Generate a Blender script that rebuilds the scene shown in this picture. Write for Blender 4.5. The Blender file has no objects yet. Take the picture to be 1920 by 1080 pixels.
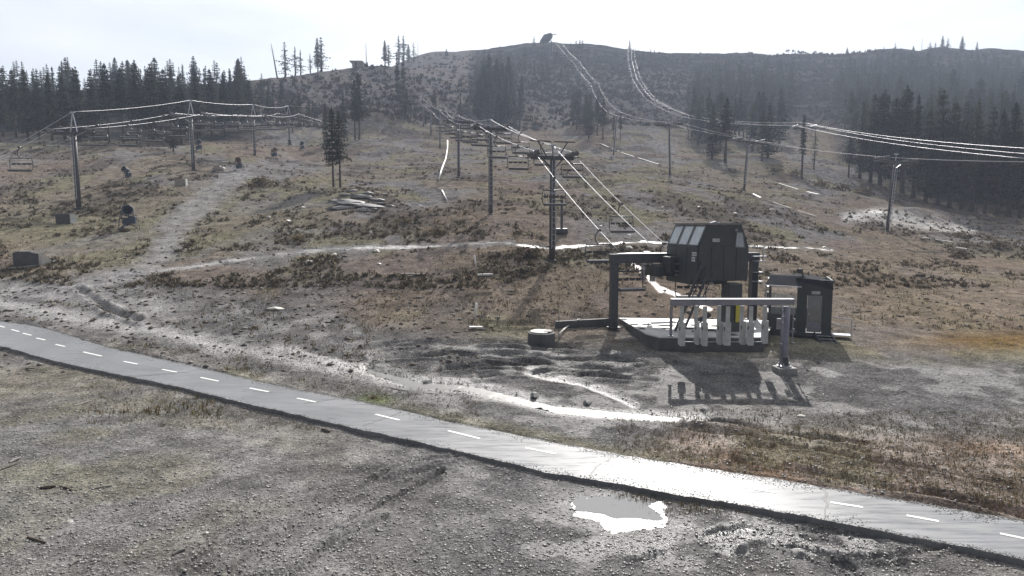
import bpy, math, random
import numpy as np
from mathutils import Vector, Matrix

# ------------------------------------------------------------------ camera, sky, sun, exposure
scene = bpy.context.scene
COL = scene.collection
F = 1200.0                      # focal length in pixels of the 1920 px wide photograph
PITCH = math.atan2(120.0, F)    # camera looks slightly down
CAMZ = 7.2
SP, CP = math.sin(PITCH), math.cos(PITCH)
cam = bpy.data.cameras.new('camera')
cam_ob = bpy.data.objects.new('camera', cam)
COL.objects.link(cam_ob)
cam.sensor_width = 36.0
cam.lens = 36.0 * F / 1920.0
cam.clip_start = 0.1
cam.clip_end = 4000.0
cam_ob.location = (0, 0, CAMZ)
cam_ob.rotation_euler = (math.pi / 2 - PITCH, 0, 0)
scene.camera = cam_ob


def pray(x, row):
    """photo pixel -> (X per metre of depth Y, Z per metre of depth Y)"""
    a = (np.asarray(x, float) - 960.0) / F
    t = (540.0 - np.asarray(row, float)) / F
    d = CP + t * SP
    return a / d, (-SP + t * CP) / d


SUN = Vector((.245, 1.0, .84)).normalized()      # read off the shadows of the gantry and the gate beam
SUN_EL = math.asin(SUN.z)
SUN_AZ = math.atan2(SUN.x, SUN.y)

world = bpy.data.worlds.new("World")
scene.world = world
world.use_nodes = True
wn = world.node_tree.nodes
wl = world.node_tree.links
wn.clear()
w_out = wn.new('ShaderNodeOutputWorld')
w_bg = wn.new('ShaderNodeBackground')
w_sky = wn.new('ShaderNodeTexSky')
w_sky.sky_type = 'NISHITA'
w_sky.sun_disc = False
w_sky.sun_elevation = SUN_EL
w_sky.sun_rotation = SUN_AZ
w_sky.altitude = 2200
w_sky.air_density = 1.0
w_sky.dust_density = 2.2
w_sky.ozone_density = 1.0
w_bg.inputs['Strength'].default_value = 0.06
# thin high cloud sheet over the blue
w_tc = wn.new('ShaderNodeTexCoord')
w_map = wn.new('ShaderNodeMapping')
w_map.inputs['Scale'].default_value = (1.2, 1.2, 4.5)
w_nz = wn.new('ShaderNodeTexNoise')
w_nz.inputs['Scale'].default_value = 1.7
w_nz.inputs['Detail'].default_value = 6.0
w_nz.inputs['Roughness'].default_value = 0.55
w_rmp = wn.new('ShaderNodeValToRGB')
w_rmp.color_ramp.elements[0].position = 0.30
w_rmp.color_ramp.elements[1].position = 0.62
w_rmp.color_ramp.elements[0].color = (0.62, 0.62, 0.62, 1)
w_rmp.color_ramp.elements[1].color = (0.95, 0.95, 0.95, 1)
w_mix = wn.new('ShaderNodeMix')
w_mix.data_type = 'RGBA'
# cloud brightness falls away smoothly with the angle from the sun (aureole of a thin cloud sheet)
w_dot = wn.new('ShaderNodeVectorMath'); w_dot.operation = 'DOT_PRODUCT'
w_dot.inputs[1].default_value = SUN
w_fal = wn.new('ShaderNodeMapRange'); w_fal.interpolation_type = 'SMOOTHSTEP'
w_fal.inputs['From Min'].default_value = -0.25; w_fal.inputs['From Max'].default_value = 1.0
w_fal.inputs['To Min'].default_value = 1.5; w_fal.inputs['To Max'].default_value = 14.5
w_col = wn.new('ShaderNodeVectorMath'); w_col.operation = 'SCALE'
w_col.inputs[0].default_value = (.97, .985, 1.0)
wl.new(w_tc.outputs['Generated'], w_dot.inputs[0])
wl.new(w_dot.outputs['Value'], w_fal.inputs['Value'])
wl.new(w_fal.outputs[0], w_col.inputs['Scale'])
wl.new(w_col.outputs[0], w_mix.inputs['B'])
wl.new(w_tc.outputs['Generated'], w_map.inputs['Vector'])
wl.new(w_map.outputs['Vector'], w_nz.inputs['Vector'])
wl.new(w_nz.outputs['Fac'], w_rmp.inputs['Fac'])
wl.new(w_rmp.outputs['Color'], w_mix.inputs['Factor'])
wl.new(w_sky.outputs['Color'], w_mix.inputs['A'])
wl.new(w_mix.outputs['Result'], w_bg.inputs['Color'])
wl.new(w_bg.outputs['Background'], w_out.inputs['Surface'])

sun = bpy.data.lights.new('sun', 'SUN')
sun.energy = 5.0
sun.angle = math.radians(0.5)
sun.color = (1.0, 0.965, 0.92)
sun_ob = bpy.data.objects.new('sun', sun)
COL.objects.link(sun_ob)
sun_ob.rotation_euler = SUN.to_track_quat('Z', 'Y').to_euler()

vs = scene.view_settings
vs.view_transform = 'Standard'
vs.look = 'None'
vs.exposure = 0.58
vs.gamma = 1.0
vs.use_curve_mapping = False
try:
    scene.cycles.volume_step_rate = 5.0
    scene.cycles.max_bounces = 5
    scene.cycles.volume_bounces = 1
    scene.cycles.transparent_max_bounces = 8
    scene.cycles.sample_clamp_indirect = 4.0
    scene.cycles.use_denoising = True
except Exception:
    pass

RNG = random.Random(7)
NR = np.random.RandomState(11)

# ------------------------------------------------------------------ numeric noise
def vnoise(x, y, seed=0):
    x = np.asarray(x, float); y = np.asarray(y, float)
    xi = np.floor(x).astype(np.int64); yi = np.floor(y).astype(np.int64)
    xf = x - xi; yf = y - yi

    def h(a, b):
        n = (a * 374761393 + b * 668265263 + seed * 1442695041) & 0xffffffff
        n = ((n ^ (n >> 13)) * 1274126177) & 0xffffffff
        return ((n ^ (n >> 16)) & 0xffff) / 65535.0
    u = xf * xf * (3 - 2 * xf); v = yf * yf * (3 - 2 * yf)
    a = h(xi, yi); b = h(xi + 1, yi); c = h(xi, yi + 1); d = h(xi + 1, yi + 1)
    return (a * (1 - u) + b * u) * (1 - v) + (c * (1 - u) + d * u) * v


def fbm(x, y, oct=4, seed=0, gain=0.5):
    s = 0; a = 1.0; t = 0
    for o in range(oct):
        s = s + a * vnoise(x * 2 ** o + 17.3 * o, y * 2 ** o - 9.1 * o, seed + o)
        t += a; a *= gain
    return s / t - 0.5


def smooth(e0, e1, v):
    t = np.clip((v - e0) / (e1 - e0), 0, 1)
    return t * t * (3 - 2 * t)


# ------------------------------------------------------------------ the land
TY = [0, 24, 31, 40, 50, 67, 85, 101, 130, 165, 200, 220, 250, 300, 360, 420, 500, 620, 900]
TX = [-300, 100, 300, 480, 700, 775, 840, 900, 1035, 1200, 1500, 1700, 1920, 2200]
TZ = {
    -300: [0, 0, .4, 1.8, 3.8, 7.9, 13.5, 18, 25, 35, 46, 49, 50, 46, 42, 38, 30, 20, 10],
    100: [0, 0, .4, 1.8, 3.9, 7.9, 13.5, 18, 25, 35, 47, 49, 50, 46, 42, 38, 30, 20, 10],
    300: [0, 0, .4, 1.7, 4.0, 8.0, 13.8, 18, 24.5, 34, 49, 52.5, 54, 50, 46, 40, 30, 20, 10],
    480: [0, 0, .4, 1.6, 4.0, 8.0, 13.0, 16.8, 22.5, 32, 46, 56, 60, 56, 50, 44, 34, 20, 10],
    700: [0, 0, .5, 1.9, 4.1, 8.1, 11.8, 14.8, 20.5, 29, 45, 55, 68, 70, 80, 98, 80, 40, 10],
    775: [0, 0, .6, 2.0, 4.1, 8.1, 11.7, 14.7, 20.2, 28.3, 42, 52, 67, 78, 96, 114, 90, 40, 10],
    840: [0, 0, .7, 2.2, 4.2, 8.1, 11.6, 14.6, 19.8, 27, 37, 46, 60, 77, 97, 117, 95, 40, 10],
    900: [0, 0, .65, 2.0, 4.3, 8.15, 11.5, 14.5, 19.5, 26.5, 36, 45, 57, 75, 96, 116.5, 95, 60, 20],
    1035: [0, 0, .60, 1.75, 4.2, 8.1, 11.4, 14.6, 20, 26.5, 35, 42, 52, 71, 96, 124, 100, 60, 20],
    1200: [0, 0, .58, 1.35, 3.9, 7.6, 11.0, 14.2, 20, 26, 34, 40, 50, 69, 94, 117.5, 95, 60, 20],
    1500: [0, 0, .60, 1.40, 3.1, 5.3, 8.5, 11.5, 17.5, 25, 33, 39, 49, 67, 92, 115.5, 95, 60, 20],
    1700: [0, 0, .55, 1.45, 2.5, 4.2, 6.3, 9.2, 15.5, 24, 33, 39, 49, 67, 93, 119.5, 95, 60, 20],
    1920: [0, 0, .5, 1.5, 2.1, 3.6, 5.6, 8.4, 14.5, 24, 33, 39, 49, 67, 92, 118, 95, 60, 20],
    2200: [0, 0, .4, 1.4, 2.0, 3.5, 5.4, 8.0, 14, 24, 33, 39, 49, 67, 92, 116, 95, 60, 20],
}
DY = np.arange(0, 901, 1.0)
DU = np.linspace(-1.1, 1.1, 177)
_tab = np.zeros((len(TX), len(DY)))
for i_, x_ in enumerate(TX):
    _tab[i_] = np.interp(DY, TY, TZ[x_])
_tu = (np.array(TX) - 960.0) / F
DZ = np.zeros((len(DU), len(DY)))
for j_ in range(len(DY)):
    DZ[:, j_] = np.interp(DU, _tu, _tab[:, j_])
for k_ in range(3):                                  # soften the breaks of slope
    pad = np.pad(DZ, ((0, 0), (2, 2)), mode='edge')
    DZ = (pad[:, :-4] + pad[:, 1:-3] + pad[:, 2:-2] + pad[:, 3:-1] + pad[:, 4:]) / 5
for k_ in range(3):
    pad = np.pad(DZ, ((2, 2), (0, 0)), mode='edge')
    DZ = (pad[:-4] + pad[1:-3] + pad[2:-2] + pad[3:-1] + pad[4:]) / 5


def base_z(X, Y):
    X = np.asarray(X, float); Y = np.asarray(Y, float)
    Yc = np.clip(Y, 0, 899.0)
    u = np.clip(X / np.maximum(Y, 0.5), -1.099, 1.099)
    fu = (u - DU[0]) / (DU[1] - DU[0]); iu = np.clip(np.floor(fu).astype(int), 0, len(DU) - 2); fu = fu - iu
    iy = np.clip(np.floor(Yc).astype(int), 0, len(DY) - 2); fy = Yc - iy
    z = (DZ[iu, iy] * (1 - fu) * (1 - fy) + DZ[iu + 1, iy] * fu * (1 - fy)
         + DZ[iu, iy + 1] * (1 - fu) * fy + DZ[iu + 1, iy + 1] * fu * fy)
    return z


def proj(X, Y, Z):
    d = np.maximum(Y * CP - (Z - CAMZ) * SP, 0.3)
    return 960 + F * X / d, 540 - F * ((Z - CAMZ) * CP + Y * SP) / d


def pl_dist(px, py, pts):
    """distance in photo pixels to a polyline, rows stretched 1.6x, and the position along it 0..1"""
    best = np.full(px.shape, 1e9); par = np.zeros(px.shape)
    P = [(a, b * 1.6) for a, b in pts]
    L = [math.dist(P[i], P[i + 1]) for i in range(len(P) - 1)]
    tot = sum(L); acc = 0
    q = py * 1.6
    for i in range(len(P) - 1):
        (ax, ay), (bx, by) = P[i], P[i + 1]
        dx, dy = bx - ax, by - ay
        t = np.clip(((px - ax) * dx + (q - ay) * dy) / (L[i] ** 2), 0, 1)
        d = np.hypot(px - ax - t * dx, q - ay - t * dy)
        m = d < best
        best = np.where(m, d, best)
        par = np.where(m, (acc + t * L[i]) / tot, par)
        acc += L[i]
    return best, par


PU = [(-200, 575), (0, 602), (83, 615), (133, 630), (200, 652), (317, 677), (383, 692), (500, 720), (633, 745),
      (753, 770), (820, 787), (973, 817), (1133, 848), (1280, 872), (1480, 903), (1680, 937), (1913, 977), (2150, 1022)]
PL = [(-200, 612), (0, 648), (100, 677), (200, 698), (317, 722), (433, 750), (633, 796), (773, 827), (907, 858),
      (1023, 886), (1107, 899), (1280, 930), (1447, 957), (1547, 977), (1630, 993), (1747, 1015), (1913, 1048), (2150, 1098)]
PUx, PUy = zip(*PU); PLx, PLy = zip(*PL)

DITCH = [(690, 690), (780, 716), (870, 722), (960, 742), (1040, 762), (1150, 772), (1250, 781), (1320, 785)]
DITCH2 = [(1000, 700), (1090, 716), (1140, 735), (1190, 758)]
RUTS = [([(1290, 792), (1450, 812), (1600, 835), (1760, 858)], 5, .10),
        ([(1300, 810), (1480, 835), (1640, 870), (1900, 915)], 5, .07),
        ([(1380, 868), (1520, 888), (1700, 925), (1920, 972)], 6, .10),
        ([(700, 900), (760, 862), (860, 850)], 4, .06), ([(640, 990), (720, 945), (830, 880)], 4, .06),
        ([(560, 1078), (640, 1010), (720, 975)], 6, .05), ([(1480, 1030), (1600, 1050), (1720, 1030), (1860, 1000)], 8, .09),
        ([(1500, 985), (1640, 1000), (1700, 1040)], 5, .06), ([(1290, 1010), (1400, 985), (1560, 1010), (1700, 1060)], 6, .05), ([(1330, 1060), (1450, 1015), (1600, 1075)], 6, .05), ([(350, 1070), (500, 960), (640, 890), (800, 845)], 6, .035), ([(430, 1078), (570, 975), (700, 905), (850, 862)], 6, .035), ([(1180, 1060), (1290, 1030), (1400, 1040)], 7, .05),
        ([(640, 655), (900, 640), (1130, 652)], 5, .09), ([(700, 672), (900, 664), (1200, 680)], 5, .10),
        ([(840, 690), (1000, 683), (1180, 700)], 5, .10), ([(900, 706), (1050, 698), (1230, 716)], 5, .08),
                ([(150, 545), (200, 580), (260, 600)], 6, .12)]


def G(X, Y, detail=True):
    """height of the ground"""
    X = np.asarray(X, float); Y = np.asarray(Y, float)
    z = base_z(X, Y)
    px, py = proj(X, Y, z)
    front = Y > 6
    far = smooth(45, 130, Y)
    # swells and hollows of the slope
    z = z + fbm(X / 30, Y / 30, 3, 5) * (4.2 * far) + fbm(X / 9, Y / 9, 3, 9) * (0.25 + 1.0 * far)
    # berm and hollows left of centre
    z = z + 3.2 * np.exp(-((px - 705) / 50) ** 2 - ((py - 236) / 13) ** 2) * front
    z = z - 1.6 * np.exp(-((px - 560) / 75) ** 2 - ((py - 262) / 9) ** 2) * front
    z = z + 1.1 * np.exp(-((px - 680) / 60) ** 2 - ((py - 372) / 16) ** 2) * front
    z = z + 0.9 * np.exp(-((px - 1740) / 90) ** 2 - ((py - 398) / 9) ** 2) * front
    up = np.interp(px, PUx, PUy); lo = np.interp(px, PLx, PLy)
    inside = smooth(0, 5, py - up + 3) * smooth(0, 5, lo - py + 3) * front
    below = smooth(0, 4, py - lo + 3) * (1 - smooth(20, 110, py - lo)) * front
    nearpath = smooth(0, 1, 1 - np.abs(py - (up + lo) / 2) / ((lo - up) / 2 + 30)) * front
    if detail:
        d = fbm(X / 2.4, Y / 2.4, 4, 21) * 0.22 + fbm(X / 0.5, Y / 0.5, 3, 31) * 0.07 * (1 - smooth(30, 70, Y))
        d = d + np.maximum(fbm(X / 1.1, Y / 1.1, 3, 41), 0) * 0.35 * smooth(36, 55, Y)
        z = z + d * (1 - 0.9 * nearpath) * (1 - 0.75 * ((py < 640) & (py > 520) & (px < 620)))
        for pts, w, dep in RUTS:
            dist, _ = pl_dist(px, py, pts)
            w2 = w * (0.35 + 1.2 * vnoise(X / .6, Y / .6, 3))
            dep = dep * 1.7 * (.2 + 1.5 * vnoise(X / 1.3, Y / 1.3, 77))
            z = z + (-dep * np.exp(-(dist / w2) ** 2) + dep * 0.6 * np.exp(-((dist - 2.2 * w) / w2) ** 2)) * front
    if detail:
        rm = np.exp(-((px - 990) / 250) ** 2 - ((py - 680) / 42) ** 2) * front
        rg = fbm(X / 2.6, Y / .42, 4, 551)
        z = z + rm * (np.abs(rg) * -.55 + .06)
        rm = np.exp(-((px - 1500) / 330) ** 2 - ((py - 845) / 50) ** 2) * front * (1 - nearpath)
        z = z + rm * np.minimum(fbm(X / 2.2, Y / .4, 4, 561), .02) * .35
    for pts, w, dep in ((DITCH, 13, .22), (DITCH2, 8, .14)):
        dist, _ = pl_dist(px, py, pts)
        if detail:
            z = z - d * (1 - 0.9 * nearpath) * .75 * np.exp(-(dist / (w * 1.6)) ** 2)
        z = z - dep * np.exp(-(dist / w) ** 2) * front
    # puddle hollow
    pud = np.exp(-((px - 1165) / 120) ** 2 - ((py - 962 - (px - 1165) * 0.22) / 42) ** 2) * front
    if detail:
        z = z + pud * (fbm(X / .7, Y / .7, 4, 301) * .17 + fbm(X / .16, Y / .16, 2, 311) * .08)
    z = z - 0.16 * np.exp(-((px - 1172) / 92) ** 2 - ((py - 962 - (px - 1172) * 0.22) / 32) ** 2) * front
    z = z - 0.11 * inside - 0.13 * below * (1 - inside)
    return z


def hit(x, row, detail=False):
    """where the line of sight through a photo pixel meets the ground"""
    ax, az = pray(x, row)
    Ys = np.concatenate([np.arange(6, 60, .05), np.arange(60, 200, .2), np.arange(200, 520, .5)])
    zz = CAMZ + Ys * az
    g = G(Ys * ax, Ys, detail)
    below = np.nonzero(zz <= g)[0]
    if len(below) == 0:
        k = int(np.argmin(zz - g))
    else:
        k = int(below[0])
    Y = float(Ys[k])
    return float(ax) * Y, Y, float(g[k])


def at(x, row, Y):
    ax, az = pray(x, row)
    return Vector((float(ax) * Y, Y, CAMZ + float(az) * Y))


def gz(X, Y):
    return float(G(np.array([X]), np.array([Y]))[0])


# ------------------------------------------------------------------ materials
def mat(name, color, rough=0.6, metal=0.0, spec=0.5, var=0.0, vscale=3.0, bump=0.0, bscale=20.0, dark=None):
    m = bpy.data.materials.new(name)
    m.use_nodes = True
    nt = m.node_tree; b = nt.nodes['Principled BSDF']
    b.inputs['Base Color'].default_value = (*color, 1)
    b.inputs['Roughness'].default_value = rough
    b.inputs['Metallic'].default_value = metal
    b.inputs['Specular IOR Level'].default_value = spec
    tc = nt.nodes.new('ShaderNodeTexCoord')
    if var > 0:
        nz = nt.nodes.new('ShaderNodeTexNoise')
        nz.inputs['Scale'].default_value = vscale
        nz.inputs['Detail'].default_value = 6
        nz.inputs['Roughness'].default_value = 0.65
        rp = nt.nodes.new('ShaderNodeValToRGB')
        c2 = dark if dark else tuple(max(0, c * (1 - var)) for c in color)
        c1 = tuple(min(1, c * (1 + var)) for c in color)
        rp.color_ramp.elements[0].position = 0.32; rp.color_ramp.elements[0].color = (*c2, 1)
        rp.color_ramp.elements[1].position = 0.68; rp.color_ramp.elements[1].color = (*c1, 1)
        nt.links.new(tc.outputs['Object'], nz.inputs['Vector'])
        nt.links.new(nz.outputs['Fac'], rp.inputs['Fac'])
        nt.links.new(rp.outputs['Color'], b.inputs['Base Color'])
    if bump > 0:
        n2 = nt.nodes.new('ShaderNodeTexNoise')
        n2.inputs['Scale'].default_value = bscale
        n2.inputs['Detail'].default_value = 5
        bp = nt.nodes.new('ShaderNodeBump')
        bp.inputs['Strength'].default_value = bump
        bp.inputs['Distance'].default_value = 0.02
        nt.links.new(tc.outputs['Object'], n2.inputs['Vector'])
        nt.links.new(n2.outputs['Fac'], bp.inputs['Height'])
        nt.links.new(bp.outputs['Normal'], b.inputs['Normal'])
    return m


M = {}
M['steel_dark'] = mat('dark painted steel', (.05, .053, .06), .42, 0, .5, .25, 4, .1)
M['steel_pole'] = mat('weathered pole steel', (.055, .053, .056), .6, .1, .5, .25, 2.5, .1)
M['steel_light'] = mat('galvanised steel', (.42, .43, .46), .36, .85, .5, .2, 5)
M['chair_frame'] = mat('chair tube steel', (.10, .10, .105), .34, .6)
M['chair_seat'] = mat('chair seat vinyl', (.055, .06, .065), .33, 0, .6)
M['rope'] = mat('steel rope', (.42, .42, .43), .45, .7)
M['housing'] = mat('dark green grey cladding', (.034, .040, .042), .48, 0, .5, .2, 2.0, .05)
M['housing_trim'] = mat('roof trim', (.16, .165, .17), .4, .3)
M['glass'] = mat('window glass', (.30, .34, .37), .12, 0, .8, .15, 3)
M['glass_clear'] = mat('hut glass', (.12, .14, .15), .06, 0, .8)
M['glass_clear'].node_tree.nodes['Principled BSDF'].inputs['Transmission Weight'].default_value = .85
M['glass_clear'].node_tree.nodes['Principled BSDF'].inputs['Base Color'].default_value = (.75, .8, .82, 1)
M['panel'] = mat('weathered white board', (.44, .45, .44), .55, 0, .5, .22, 3, .1)
M['gatebeam'] = mat('gate beam metal', (.20, .20, .235), .38, .5, .5, .15, 3)
M['yellow'] = mat('yellow pad', (.42, .36, .04), .6, 0, .4, .15, 4)
M['concrete'] = mat('concrete', (.25, .24, .225), .7, 0, .4, .28, 1.8, .3, 12)
M['matt_dark'] = mat('matt dark roof felt', (.04, .042, .048), .9, 0, 0.02, .2, 3)
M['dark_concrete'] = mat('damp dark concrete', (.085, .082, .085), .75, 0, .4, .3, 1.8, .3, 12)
M['deck'] = mat('glare-whitened wet deck', (.42, .41, .40), .46, 0, 1.0, .45, .9, .25, 9)  # base colour lightened to carry the sun glare on the deck top
M['mud'] = mat('dried mud', (.07, .062, .055), .8, 0, .3, .3, 3, .4)
M['sign'] = mat('white sign plate', (.55, .56, .58), .5)
M['ink'] = mat('dark print', (.06, .06, .07), .6)
M['white'] = mat('white painted wood', (.62, .61, .58), .5, 0, .5, .15, 4)
M['wood'] = mat('weathered wood', (.26, .23, .20), .6, 0, .4, .3, 6, .3)
M['bark'] = mat('bark', (.075, .06, .05), .85, 0, .2, .3, 3, .5, 10)
M['deadwood'] = mat('grey dead wood', (.20, .185, .17), .75, 0, .3, .25, 3, .3)
M['rock'] = mat('granite', (.19, .185, .18), .6, 0, .3, .4, 1.3, .9, 5)
M['palerock'] = mat('pale boulder stone', (.46, .44, .40), .6, 0, .5, .2, 3, .4, 8)
M['paint'] = mat('white road paint', (.72, .72, .70), .55, 0, .5, .2, 30)
M['tar'] = mat('crack filler', (.045, .045, .047), .55)
M['gun'] = mat('snow gun dark blue paint', (.035, .045, .07), .45, .2)
M['orange'] = mat('orange brown cover', (.16, .07, .035), .7)


def leaf_mat(name, c1, c2):
    m = bpy.data.materials.new(name)
    m.use_nodes = True
    nt = m.node_tree; b = nt.nodes['Principled BSDF']
    b.inputs['Roughness'].default_value = 0.65
    b.inputs['Specular IOR Level'].default_value = 0.02
    tc = nt.nodes.new('ShaderNodeTexCoord')
    oi = nt.nodes.new('ShaderNodeObjectInfo')
    nz = nt.nodes.new('ShaderNodeTexNoise')
    nz.inputs['Scale'].default_value = 1.4
    nz.inputs['Detail'].default_value = 4
    ad = nt.nodes.new('ShaderNodeMath'); ad.operation = 'MULTIPLY_ADD'
    ad.inputs[1].default_value = 0.45; ad.inputs[2].default_value = -0.22
    a2 = nt.nodes.new('ShaderNodeMath'); a2.operation = 'ADD'
    rp = nt.nodes.new('ShaderNodeValToRGB')
    rp.color_ramp.elements[0].position = .3; rp.color_ramp.elements[0].color = (*c1, 1)
    rp.color_ramp.elements[1].position = .75; rp.color_ramp.elements[1].color = (*c2, 1)
    nt.links.new(tc.outputs['Object'], nz.inputs['Vector'])
    nt.links.new(oi.outputs['Random'], ad.inputs[0])
    nt.links.new(ad.outputs[0], a2.inputs[0])
    nt.links.new(nz.outputs['Fac'], a2.inputs[1])
    nt.links.new(a2.outputs[0], rp.inputs['Fac'])
    nt.links.new(rp.outputs['Color'], b.inputs['Base Color'])
    tr = nt.nodes.new('ShaderNodeBsdfTranslucent')
    nt.links.new(rp.outputs['Color'], tr.inputs['Color'])
    mx = nt.nodes.new('ShaderNodeMixShader'); mx.inputs[0].default_value = .2
    out = nt.nodes['Material Output']
    nt.links.new(b.outputs[0], mx.inputs[1]); nt.links.new(tr.outputs[0], mx.inputs[2])
    nt.links.new(mx.outputs[0], out.inputs['Surface'])
    return m


M['needles'] = leaf_mat('conifer needles', (.020, .027, .017), (.058, .066, .038))
M['scrub'] = leaf_mat('dry scrub leaves', (.075, .055, .035), (.17, .13, .075))
M['drygrass'] = leaf_mat('dry grass', (.15, .12, .065), (.28, .24, .13))


def ground_material():
    m = bpy.data.materials.new('hillside soil and gravel')
    m.use_nodes = True
    nt = m.node_tree; N = nt.nodes.new; L = nt.links.new
    b = nt.nodes['Principled BSDF']
    geo = N('ShaderNodeNewGeometry')
    at1 = N('ShaderNodeAttribute'); at1.attribute_name = 'soil'
    at2 = N('ShaderNodeAttribute'); at2.attribute_name = 'wet'
    n1 = N('ShaderNodeTexNoise'); n1.inputs['Scale'].default_value = 9.0; n1.inputs['Detail'].default_value = 8; n1.inputs['Roughness'].default_value = .7
    n2 = N('ShaderNodeTexNoise'); n2.inputs['Scale'].default_value = .9; n2.inputs['Detail'].default_value = 9; n2.inputs['Roughness'].default_value = .68
    vo = N('ShaderNodeTexVoronoi'); vo.inputs['Scale'].default_value = 22.0
    for n in (n1, n2, vo):
        L(geo.outputs['Position'], n.inputs['Vector'])
    r1 = N('ShaderNodeMapRange'); r1.inputs['From Min'].default_value = .3; r1.inputs['From Max'].default_value = .7
    r1.inputs['To Min'].default_value = .45; r1.inputs['To Max'].default_value = 1.6
    L(n1.outputs['Fac'], r1.inputs['Value'])
    r2 = N('ShaderNodeMapRange'); r2.inputs['From Min'].default_value = .32; r2.inputs['From Max'].default_value = .68
    r2.inputs['To Min'].default_value = .55; r2.inputs['To Max'].default_value = 1.45
    L(n2.outputs['Fac'], r2.inputs['Value'])
    mu = N('ShaderNodeMath'); mu.operation = 'MULTIPLY'
    L(r1.outputs[0], mu.inputs[0]); L(r2.outputs[0], mu.inputs[1])
    vm = N('ShaderNodeVectorMath'); vm.operation = 'SCALE'
    L(at1.outputs['Color'], vm.inputs[0]); L(mu.outputs[0], vm.inputs['Scale'])
    # pebbles with their own tint
    hs = N('ShaderNodeMapRange'); hs.inputs['To Min'].default_value = .6; hs.inputs['To Max'].default_value = 1.5
    sc = N('ShaderNodeSeparateColor'); L(vo.outputs['Color'], sc.inputs[0]); L(sc.outputs[0], hs.inputs['Value'])
    v2 = N('ShaderNodeVectorMath'); v2.operation = 'SCALE'
    L(vm.outputs[0], v2.inputs[0]); L(hs.outputs[0], v2.inputs['Scale'])
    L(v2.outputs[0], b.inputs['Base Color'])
    rr = N('ShaderNodeMapRange'); rr.inputs['To Min'].default_value = .72; rr.inputs['To Max'].default_value = .22
    L(at2.outputs['Fac'], rr.inputs['Value']); L(rr.outputs[0], b.inputs['Roughness'])
    # dry soil, litter and grass hardly shine; wet ground does
    sr = N('ShaderNodeMapRange'); sr.inputs['From Min'].default_value = .15; sr.inputs['From Max'].default_value = .8
    sr.inputs['To Min'].default_value = .03; sr.inputs['To Max'].default_value = .6
    L(at2.outputs['Fac'], sr.inputs['Value']); L(sr.outputs[0], b.inputs['Specular IOR Level'])
    df = N('ShaderNodeBsdfDiffuse'); df.inputs['Roughness'].default_value = .6
    mx = N('ShaderNodeMixShader'); fr = N('ShaderNodeMapRange'); fr.inputs['From Min'].default_value = .12; fr.inputs['From Max'].default_value = .5
    L(at2.outputs['Fac'], fr.inputs['Value']); L(fr.outputs[0], mx.inputs[0]); L(v2.outputs[0], df.inputs['Color'])
    L(df.outputs[0], mx.inputs[1]); L(b.outputs[0], mx.inputs[2]); L(mx.outputs[0], nt.nodes['Material Output'].inputs['Surface'])
    bp = N('ShaderNodeBump'); bp.inputs['Strength'].default_value = .8; bp.inputs['Distance'].default_value = .05
    b2 = N('ShaderNodeBump'); b2.inputs['Strength'].default_value = .55; b2.inputs['Distance'].default_value = .25
    L(n2.outputs['Fac'], b2.inputs['Height']); L(n1.outputs['Fac'], bp.inputs['Height']); L(b2.outputs['Normal'], bp.inputs['Normal'])
    L(bp.outputs['Normal'], b.inputs['Normal']); L(bp.outputs['Normal'], df.inputs['Normal'])
    return m


M['ground'] = ground_material()


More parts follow.
